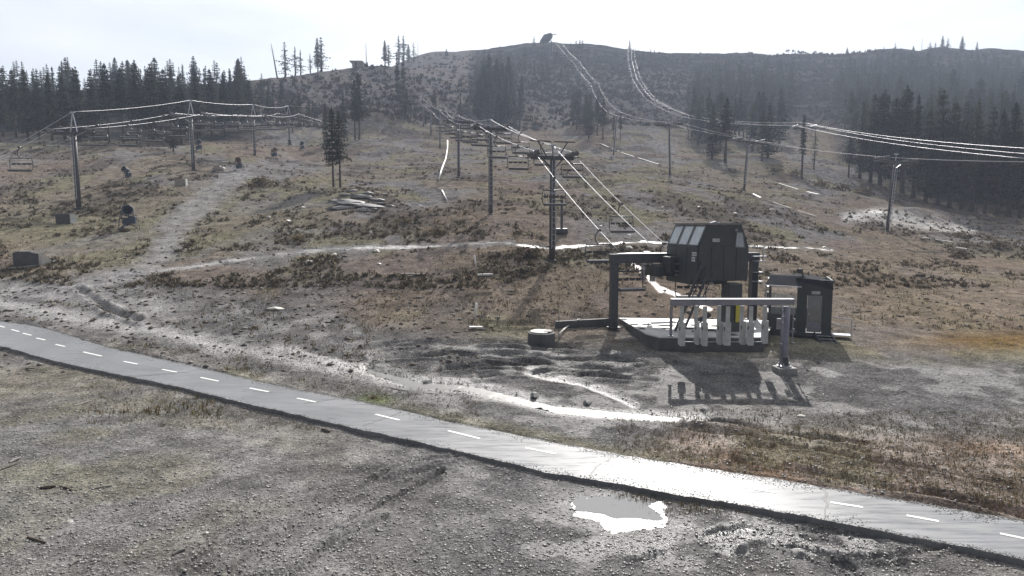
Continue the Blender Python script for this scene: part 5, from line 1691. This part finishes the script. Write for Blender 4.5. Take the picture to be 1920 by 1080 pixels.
# skyline trees, left to right
SKY = [(520, 137, 83, 'snag', 'leaning dead trunk at the left end of the skyline', dict(rz=0, var=0, sx_=1.3)),
       (535, 136, 80, 'ragged', 'thin ragged conifer right of the leaning dead trunk', {}), (554, 134, 88, 'ragged', 'narrow pointed conifer, third on the left skyline', {}),
       (564, 134, 94, 'ragged', 'shorter dark conifer touching the narrow pointed one', {}), (582, 131, 102, 'ragged', 'small conifer between two taller skyline groups', {}),
       (596, 129, 72, 'full', 'tall dense conifer of the left skyline pair', dict(sx_=.7)), (603, 129, 71, 'ragged', 'tall slim conifer leaning on its dense neighbour', dict(sx_=1.1)),
       (687, 124, 80, 'snag', 'bare straight dead pole tree right of the lone hut', dict(rz=0, var=1)), (722, 121, 76, 'full', 'round topped conifer right of the bare pole tree', dict(sx_=.8)),
       (729, 120, 84, 'ragged', 'slim conifer behind the round topped one', {}), (748, 118, 68, 'ragged', 'tallest skyline conifer above the left knoll', dict(sx_=1.2)),
       (757, 118, 68, 'ragged', 'second tall conifer close to the tallest one', dict(sx_=1.2)), (766, 117, 84, 'full', 'low wide conifer among the knoll group', {}),
       (776, 116, 81, 'ragged', 'thin conifer near the right end of the knoll group', {}), (784, 115, 79, 'snag', 'bare pole at the right end of the knoll group', dict(rz=1, var=1)),
       (837, 106, 93, 'full', 'tiny single conifer on the skyline left of the summit', {}), (1001, 92, 70, 'ragged', 'ragged small tree left of the summit terminal', {}),
       (1070, 94, 81, 'ragged', 'small sparse tree right of the summit run', {}), (1080, 96, 77, 'ragged', 'first of three upright skyline conifers right of the summit', dict(sx_=1.3)),
       (1087, 96, 76, 'ragged', 'middle one of three upright skyline conifers right of the summit', dict(sx_=1.2)), (1092, 97, 77, 'ragged', 'last of three upright skyline conifers right of the summit', dict(sx_=1.4)),
       (1104, 99, 85, 'full', 'little conifer closing the group right of the summit', {}), (1155, 105, 95, 'full', 'tiny conifer left of the topmost bright chairs', {}),
       (1220, 106, 92, 'ragged', 'tiny pointed conifer right of the topmost bright chairs', {}), (1226, 106, 93, 'ragged', 'second tiny pointed conifer near the topmost bright chairs', {}),
       (1180, 100, 76, 'ragged', 'thin ragged tree where the bright ropes meet the ridge', {}), (1207, 104, 98, 'full', 'low bush like conifer on the ridge crest', {}),
       (1588, 102, 90, 'full', 'wind bent small conifer alone on the right skyline', {}), (1578, 102, 91, 'snag', 'tiny dead spike left of the wind bent conifer', dict(var=1)),
       (1605, 101, 90, 'snag', 'tiny dead spike right of the wind bent conifer', dict(var=1)), (1657, 98, 88, 'ragged', 'small leaning skyline tree on the right', {}),
       (1678, 97, 81, 'ragged', 'small flat topped skyline tree on the right', {}), (1712, 97, 87, 'full', 'very small conifer left of the tall dead spike', {}),
       (1728, 96, 72, 'snag', 'tall dead spike on the right skyline', dict(var=1)), (1743, 97, 80, 'ragged', 'narrow dark conifer right of the dead spike', dict(sx_=1.4)),
       (1753, 97, 80, 'ragged', 'second narrow dark conifer right of the dead spike', {}), (1766, 97, 68, 'full', 'tall layered conifer of the right skyline group', dict(sx_=.8)),
       (1776, 97, 73, 'ragged', 'slim conifer close behind the tall layered one', dict(sx_=1.3)), (1803, 98, 69, 'full', 'broad pointed conifer alone right of the skyline group', dict(sx_=.85)),
       (1831, 100, 79, 'full', 'short stout conifer, farthest right of the skyline', dict(sx_=.7)), (1502, 109, 102, 'ragged', 'tiny twiggy tree in the dip of the right ridge', {})]
for x, r, t, st, lab, k in SKY:
    k['sx_'] = k.get('sx_', 1.0) * (1.0 if st == 'snag' else 1.6)
    tree_px(x, r + 1, t - 2, st, lab, 'trees on the skyline', **k)

# trees one can single out on the slope
SOLO = [(625, 352, 198, 'pine', 'tall left trunk of the twin pines in front of the outcrop', dict(sx_=.85)), (638, 352, 205, 'pine', 'right trunk of the twin pines in front of the outcrop', dict(sx_=.85)),
        (612, 300, 190, 'full', 'dense conifer just behind the twin pines', dict(sx_=.8)), (666, 263, 150, 'pine', 'dark conifer upslope right of the twin pines', dict(sx_=.9)),
        (674, 262, 135, 'pine', 'taller conifer beside the one upslope of the twin pines', dict(sx_=.9)), (645, 262, 170, 'full', 'bushy conifer behind the twin pines, upslope', dict(sx_=.8)),
        (746, 212, 95, 'full', 'tall narrow conifer under the left knoll skyline', dict(sx_=.6)), (757, 214, 100, 'full', 'second tall narrow conifer under the left knoll', dict(sx_=.6)),
        (1503, 337, 212, 'pine', 'tall trunk tree standing next to the bright rope tower', dict(sx_=.6)), (1526, 318, 240, 'sparse', 'spindly tree right of the bright rope tower', {}),
        (1591, 332, 254, 'pine', 'round crowned pine alone in front of the right forest', dict(sx_=1.3)), (1150, 262, 215, 'pine', 'pine right of the small mid slope grove', {}),
        (1163, 262, 210, 'pine', 'pine right next to the mid slope tower', {}), (1120, 255, 188, 'pine', 'tall pine at the right of the mid slope grove', {})]
for x, r, t, st, lab, k in SOLO:
    tree_px(x, r, t, st, lab, None, **k)


def inside(p, poly):
    c = False; n = len(poly)
    for i in range(n):
        (x1, y1), (x2, y2) = poly[i], poly[(i + 1) % n]
        if (y1 > p[1]) != (y2 > p[1]) and p[0] < (x2 - x1) * (p[1] - y1) / (y2 - y1) + x1: c = not c
    return c


def fill(poly, n, bias=1.0, gap=(7, 4)):
    """random spots inside an area given on the photograph"""
    xs = [p[0] for p in poly]; ys = [p[1] for p in poly]
    tries = 0; done = []
    while len(done) < n and tries < n * 80:
        tries += 1
        x = RNG.uniform(min(xs), max(xs)); y = min(ys) + (max(ys) - min(ys)) * RNG.random() ** bias
        if not inside((x, y), poly) or any(abs(x - a) < gap[0] and abs(y - b) < gap[1] for a, b in done): continue
        done.append((x, y))
    return sorted(done)




def grove(poly, n, hrange, styles, what, group, bias=1.0, sx_=1.0):
    for i, (x, y) in enumerate(fill(poly, n, bias)):
        tree(x, y, RNG.uniform(*hrange), RNG.choice(styles), f'{what}, {ORD[i]} from its left', group, sx_=sx_ * RNG.uniform(.85, 1.2))


def behind(poly, n, hrange, styles, front, side, bias=1.0, sx_=1.15):
    count = {}
    spots = fill(poly, n, bias)
    for x, y in sorted(spots, key=lambda p: -p[1]):
        i = min(range(len(front)), key=lambda k: abs(front[k][0] - x))
        k = count.get(i, 0); count[i] = k + 1
        tree(x, y, RNG.uniform(*hrange), RNG.choice(styles), f'dark conifer {ORD[k]} in line behind the {ORD[i]} front tree of the {side} forest',
             f'inner trees of the {side} forest', sx_=sx_ * RNG.uniform(.85, 1.2))


FR_R = [(1612, 334, 190), (1632, 342, 175), (1650, 348, 168), (1672, 356, 182), (1690, 362, 160), (1712, 371, 175), (1735, 379, 205), (1757, 384, 170), (1780, 388, 190), (1802, 393, 225),
        (1822, 397, 185), (1846, 401, 240), (1868, 404, 210), (1890, 407, 190), (1912, 409, 230), (1940, 410, 200)]
for i, (x, r, t) in enumerate(FR_R):
    tree_px(x, r, t, RNG.choice(['full', 'full', 'slim', 'pine']), f'conifer on the front edge of the right forest, {ORD[i]} from its left end', 'front trees of the right forest', sx_=1.15)
FR_L = [(6, 256, 140), (30, 258, 130), (52, 262, 128), (74, 260, 150), (98, 264, 135), (122, 266, 142), (150, 266, 125), (176, 265, 132), (204, 268, 118), (232, 267, 126), (260, 268, 112), (288, 266, 120),
        (312, 267, 128), (340, 270, 140), (372, 268, 132), (398, 262, 128), (422, 256, 135), (448, 250, 142), (470, 243, 150), (325, 285, 215)]
for i, (x, r, t) in enumerate(FR_L):
    tree_px(x, r, t, RNG.choice(['full', 'full', 'pine']), f'conifer on the front edge of the left forest, {ORD[i]} from the left' if i < 19 else 'short pine standing forward of the left forest by the second tower', 'front trees of the left forest', sx_=1.1)
behind([(-60, 200), (480, 190), (470, 235), (350, 252), (-60, 245)], 52, (9.5, 14), ['full', 'full', 'slim'], FR_L[:19], 'left', .8, 1.25)
behind([(1570, 200), (1960, 190), (1960, 395), (1800, 380), (1650, 335), (1575, 300)], 66, (11, 17), ['full', 'full', 'slim', 'pine'], FR_R, 'right', .8, 1.25)
grove([(895, 165), (985, 165), (980, 245), (895, 248)], 22, (11, 15), ['full', 'full', 'slim'], 'dark conifer of the dense grove behind the centre lift', 'trees of the grove behind the centre lift', 1.0, 1.3)
grove([(990, 135), (1060, 135), (1050, 165), (1000, 170)], 6, (7, 11), ['full', 'slim'], 'faint conifer under the summit', 'scattered trees under the summit')
grove([(1070, 235), (1135, 235), (1135, 266), (1070, 262)], 9, (10, 13), ['pine', 'full'], 'pine of the small mid slope grove', 'trees of the mid slope grove', 1.0, 1.2)
grove([(1285, 232), (1345, 240), (1470, 240), (1470, 290), (1400, 312), (1340, 302), (1290, 278)], 28, (11, 15), ['full', 'pine', 'full'], 'dark conifer of the middle grove', 'trees of the middle grove', 1.0, 1.3)
grove([(470, 200), (560, 210), (620, 235), (560, 255), (480, 240)], 8, (6, 10), ['full', 'pine'], 'conifer in the shaded hollow behind the far left tower', 'trees in the left hollow')
grove([(700, 215), (790, 205), (870, 225), (800, 236), (720, 226)], 7, (5, 9), ['full', 'slim'], 'conifer in the dark hollow behind the pale mound', 'trees behind the pale mound')


def far_wood(name, areas, seed):
    """the far parts of the woods that read as one dark mass"""
    _, cm = conifer(seed, 12, 2.2, .05, .8, .3, 0, 22)
    n = len(cm.vertices); co = np.zeros(n * 3); cm.vertices.foreach_get('co', co); co = co.reshape(-1, 3)
    Fb = np.array([p.vertices[:] for p in cm.polygons])
    Vs = []; Fs = []; k = 0
    for poly, cnt, (h0, h1), bias in areas:
        for x, y in fill(poly, cnt, bias, (3, 2)):
            X, Y, Z = hit(x, y)
            h = RNG.uniform(h0, h1) / 12; a = RNG.uniform(0, 6.28); ca, sa = math.cos(a), math.sin(a); w_ = h * RNG.uniform(.95, 1.4)
            Vs.append(np.stack([X + (co[:, 0] * ca - co[:, 1] * sa) * w_, Y + (co[:, 0] * sa + co[:, 1] * ca) * w_, Z - .2 + co[:, 2] * h], 1)); Fs.append(Fb + n * k); k += 1
    tag(link(name, np_mesh(name, np.concatenate(Vs), np.concatenate(Fs), M['needles'])), kind='stuff')


far_wood('far_forest', [([(1552, 160), (1580, 142), (1700, 132), (1960, 132), (1960, 215), (1570, 235)], 300, (8.5, 12.5), 1.0),
                        ([(1570, 220), (1960, 210), (1960, 380), (1800, 365), (1650, 325), (1575, 295)], 120, (12, 16), .8),
                        ([(-60, 182), (440, 172), (510, 172), (500, 215), (470, 225), (-60, 235)], 110, (7.5, 12), .8),
                        ([(1310, 170), (1490, 155), (1480, 240), (1285, 232)], 130, (10, 14), 1.0),
                        ([(895, 130), (985, 130), (985, 240), (895, 240)], 26, (8, 12), 1.0)], 77)
print('TREES', TCOUNT[0], 'CHAIRS', len(CHAIRS))

# ------------------------------------------------------------------ loose cover: stones, grass, scrub
def scatter(n, regions, seed):
    r = np.random.RandomState(seed); out = []
    for (x0, x1, y0, y1, wgt) in regions:
        k = int(n * wgt)
        xs = r.uniform(x0, x1, k * 2); ys = y0 + (y1 - y0) * r.uniform(0, 1, k * 2)
        out.append((xs[:k], ys[:k]))
    return np.concatenate([o[0] for o in out]), np.concatenate([o[1] for o in out])


def project_many(x, y, Ymin=8, Ymax=445):
    """ray march many pixels at once onto the ground"""
    ax, az = pray(x, y)
    lo = np.full(x.shape, float(Ymin)); Y = np.full(x.shape, float(Ymin)); found = np.zeros(x.shape, bool); hi = np.full(x.shape, float(Ymax))
    cur = float(Ymin)
    while cur < Ymax:
        nxt = cur * 1.02
        below = (CAMZ + nxt * az <= base_z(ax * nxt, np.full(x.shape, nxt)))
        new = below & ~found
        lo[new] = cur; hi[new] = nxt; found |= below
        cur = nxt
    for _ in range(8):
        mid = (lo + hi) / 2
        b = CAMZ + mid * az <= base_z(ax * mid, mid)
        hi = np.where(b, mid, hi); lo = np.where(b, lo, mid)
    return (ax * hi)[found], hi[found]


def in_path(X, Y, pad=4):
    px_, py_ = proj(X, Y, base_z(X, Y))
    return (py_ > np.interp(px_, PUx, PUy) - pad) & (py_ < np.interp(px_, PLx, PLy) + pad)


OCT = np.array([(1, 0, 0), (0, 1, 0), (-1, 0, 0), (0, -1, 0), (0, 0, 1), (0, 0, -.4)], float)
OCF = np.array([(0, 1, 4), (1, 2, 4), (2, 3, 4), (3, 0, 4), (1, 0, 5), (2, 1, 5), (3, 2, 5), (0, 3, 5)])


def stones(name, n, regions, smin, smax, m, seed, flat=.6, power=3.0):
    x, y = scatter(n, regions, seed)
    X, Y = project_many(x, y)
    k = ~in_path(X, Y, 0); X, Y = X[k], Y[k]
    r = np.random.RandomState(seed + 1); N = len(X)
    Z = G(X, Y)
    s = smin + (smax - smin) * r.uniform(0, 1, N) ** power
    a = r.uniform(0, 6.28, N); ca, sa = np.cos(a), np.sin(a)
    P = OCT[None] * r.uniform(.55, 1.3, (N, 6, 1)) * s[:, None, None]
    P[..., 0] *= r.uniform(.8, 1.5, (N, 1)); P[..., 2] *= flat
    Px = P[..., 0] * ca[:, None] - P[..., 1] * sa[:, None] + X[:, None]
    Py = P[..., 0] * sa[:, None] + P[..., 1] * ca[:, None] + Y[:, None]
    Pz = P[..., 2] + Z[:, None] + s[:, None] * .1
    Vv = np.stack([Px, Py, Pz], -1).reshape(-1, 3)
    Ff = (OCF[None] + 6 * np.arange(N)[:, None, None]).reshape(-1, 3)
    tag(link(name, np_mesh(name, Vv, Ff, m)), kind='stuff')


def tufts(name, n, regions, hmin, hmax, m, seed, blades=6, width=.25, spread=.5, mask=None):
    x, y = scatter(n, regions, seed)
    X, Y = project_many(x, y)
    k = ~in_path(X, Y, 6)
    if mask is not None:
        k &= mask(X, Y)
    X, Y = X[k], Y[k]
    r = np.random.RandomState(seed + 1); N = len(X)
    Z = G(X, Y)
    h = hmin + (hmax - hmin) * r.uniform(0, 1, N) ** 2
    a = r.uniform(0, 6.28, (N, blades)); ld = r.uniform(.1, spread, (N, blades)) * h[:, None]
    bx = X[:, None] + r.normal(0, .3, (N, blades)) * h[:, None]; by = Y[:, None] + r.normal(0, .3, (N, blades)) * h[:, None]
    w = width * h[:, None] * r.uniform(.5, 1.2, (N, blades)); hh = h[:, None] * r.uniform(.5, 1.1, (N, blades))
    b = a + 1.57
    p0 = np.stack([bx - np.cos(b) * w, by - np.sin(b) * w, Z[:, None] - .05 + 0 * a], -1)
    p1 = np.stack([bx + np.cos(b) * w, by + np.sin(b) * w, Z[:, None] - .05 + 0 * a], -1)
    p2 = np.stack([bx + np.cos(a) * ld, by + np.sin(a) * ld, Z[:, None] + hh], -1)
    Vv = np.stack([p0, p1, p2], 2).reshape(-1, 3)
    Ff = np.arange(len(Vv)).reshape(-1, 3)
    tag(link(name, np_mesh(name, Vv, Ff, m)), kind='stuff')


def stone_mat(name, cols, rough):
    m = bpy.data.materials.new(name); m.use_nodes = True
    nt = m.node_tree; b = nt.nodes['Principled BSDF']; b.inputs['Roughness'].default_value = rough
    b.inputs['Specular IOR Level'].default_value = .45 if rough < .5 else 0.0
    g = nt.nodes.new('ShaderNodeNewGeometry'); rp = nt.nodes.new('ShaderNodeValToRGB')
    rp.color_ramp.interpolation = 'LINEAR'
    e = rp.color_ramp.elements
    e[0].position = 0; e[0].color = (*cols[0], 1); e[1].position = 1; e[1].color = (*cols[-1], 1)
    for i, c in enumerate(cols[1:-1]):
        q = e.new((i + 1) / (len(cols) - 1)); q.color = (*c, 1)
    nt.links.new(g.outputs['Random Per Island'], rp.inputs['Fac']); nt.links.new(rp.outputs['Color'], b.inputs['Base Color'])
    return m


M['gravel'] = stone_mat('loose gravel', [(.10, .095, .09), (.17, .165, .16), (.23, .22, .21), (.36, .345, .33), (.14, .13, .12)], .42)
M['fieldstone'] = stone_mat('field stones', [(.10, .085, .07), (.16, .14, .12), (.27, .25, .23)], .6)
def spill(n, seed):
    r = np.random.RandomState(seed)
    k = r.randint(0, len(PUW), n); side = r.uniform(0, 1, n) < .6
    e = np.where(side[:, None], PUW[k], PLW[k]); o = np.where(side[:, None], PLW[k], PUW[k])
    t = np.abs(r.normal(0, .035, n)) * (1 + 2 * (vnoise(e[:, 0] / 1.3, e[:, 1] / 1.3, 4) > .6)) - .01
    P_ = e + (o - e) * t[:, None] + r.normal(0, .02, (n, 2))
    X, Y = P_[:, 0], P_[:, 1]
    s_ = r.uniform(.006, .022, n); P6 = OCT[None] * r.uniform(.6, 1.3, (n, 6, 1)) * s_[:, None, None]
    Vv = P6 + np.stack([X, Y, path_z(X, Y) + .003], 1)[:, None, :]
    Ff = (OCF[None] + 6 * np.arange(n)[:, None, None]).reshape(-1, 3)
    tag(link('spilled_gravel', np_mesh('spilled_gravel', Vv.reshape(-1, 3), Ff, M['gravel'])), kind='stuff')


M['grassm'] = stone_mat('grass mix', [(.20, .16, .085), (.12, .105, .05), (.26, .21, .12), (.17, .11, .07), (.15, .15, .07)], .7)
M['scrubm'] = stone_mat('scrub mix', [(.14, .115, .085), (.19, .155, .11), (.12, .115, .075), (.23, .18, .13)], .75)
M['brushm'] = stone_mat('dark brush mix', [(.05, .045, .035), (.09, .075, .055), (.04, .042, .03), (.12, .09, .065)], .75)
stones('gravel', 50000, [(-60, 1980, 640, 780, .30), (-60, 1980, 780, 1090, .55), (300, 1250, 560, 700, .15)], .010, .055, M['gravel'], 5, .6, 3.0)
stones('fine_gravel', 22000, [(-60, 1980, 760, 1090, 1.0)], .008, .028, M['gravel'], 6, .7, 1.5)
spill(9000, 91)
stones('loose_stones', 9000, [(-60, 1980, 300, 620, .85), (-60, 900, 540, 700, .15)], .04, .2, M['fieldstone'], 8, .6, 4)
def off_road(X, Y):
    px_, py_ = proj(X, Y, base_z(X, Y))
    ok = np.ones(px_.shape, bool)
    for pts, w, s_ in ROADS[:6]:
        d, _ = pl_dist(px_, py_, pts)
        ok &= d > w * .85
    return ok


nb = lambda X, Y: (fbm(X / 4, Y / 7, 4, 71) > -.02) & off_road(X, Y)
nbd = lambda X, Y: (fbm(X / 5, Y / 5, 4, 91) > -.01) & off_road(X, Y)
tufts('dry_grass', 30000, [(-60, 1980, 270, 420, .45), (-60, 1980, 420, 620, .45), (0, 760, 620, 780, .10)], .06, .26, M['grassm'], 9, 5, .16, 1.2, nb)
tufts('foreground_grass', 16000, [(1150, 1980, 770, 960, .7), (150, 900, 655, 800, .3)], .04, .14, M['grassm'], 12, 5, .14, 1.0)
tufts('low_scrub', 24000, [(-60, 1980, 235, 540, 1.0)], .10, .36, M['scrubm'], 15, 9, .4, 1.6, nbd)
tufts('hillside_brush', 15000, [(480, 1960, 104, 240, .5), (880, 1960, 96, 190, .5)], .4, 1.7, M['brushm'], 18, 8, .35, .9)

# single bushes
def bush_mesh(seed, n=260):
    r = random.Random(seed); V_ = []; F_ = []
    for k in range(n):
        a = r.uniform(0, 6.28); e = r.uniform(0, 1.5); R = r.uniform(.5, 1.0) * (1 + .25 * math.sin(3 * a + seed))
        p = Vector((math.cos(a) * math.cos(e) * R, math.sin(a) * math.cos(e) * R, math.sin(e) * R * .75))
        d = [Vector((r.uniform(-1, 1), r.uniform(-1, 1), r.uniform(-.6, 1))) * .16 for _ in range(3)]
        o = len(V_); V_ += [p + q for q in d]; F_.append((o, o + 1, o + 2))
    me = bpy.data.meshes.new('foliage'); me.from_pydata(V_, [], F_); me.materials.append(M['scrub']); me.update()
    st = MB()
    for k in range(6):
        a = k * 1.05; st.tube([(0, 0, -.1), (math.cos(a) * .5, math.sin(a) * .5, .5)], [.04, .015], 4)
    return me, st.mesh('stem', M['bark'])


BU = [bush_mesh(s) for s in (1, 2, 3)]
BUSH = [(1798, 484, .9, 'round dark bush right of the white board on the right slope'), (1870, 466, 1.1, 'dark bush near the right edge below the wet patch'), (1800, 448, 1.3, 'wide brown bush under the wet patch'),
        (993, 482, 1.0, 'dark bush left of the foot of the thick tower'), (1580, 358, 1.8, 'dark bush at the left of the scrub band under the forest'), (1540, 350, 1.6, 'dark bush between tree tower and round crowned pine'),
        (1620, 365, 1.8, 'dark bush at the front corner of the right forest'), (1490, 330, 1.6, 'dark bush at the foot of the bright rope tower'), (700, 748, .22, 'small green bush on the path shoulder'),
        (490, 350, 1.5, 'brown bush on the bank left of the twin pines'), (820, 440, .9, 'brown bush on the middle slope above the bright track'), (760, 420, .8, 'small brown bush left of the second tower'),
        (1455, 322, 1.5, 'dark bush left of the bright rope tower'), (200, 590, .35, 'low bush where the track meets the path'), (560, 452, .8, 'low bush above the left end of the bright track')]
for i, (x, r, s, lab) in enumerate(BUSH):
    X, Y, Z = hit(x, r)
    t = empty('bush', (X, Y, Z - .05), i * 1.3, lab, 'bush', 'single bushes on the slope')
    fm, sm_ = BU[i % 3]
    link('foliage', fm, t); link('stem', sm_, t)
    t.scale = (s * 1.3, s * 1.3, s)
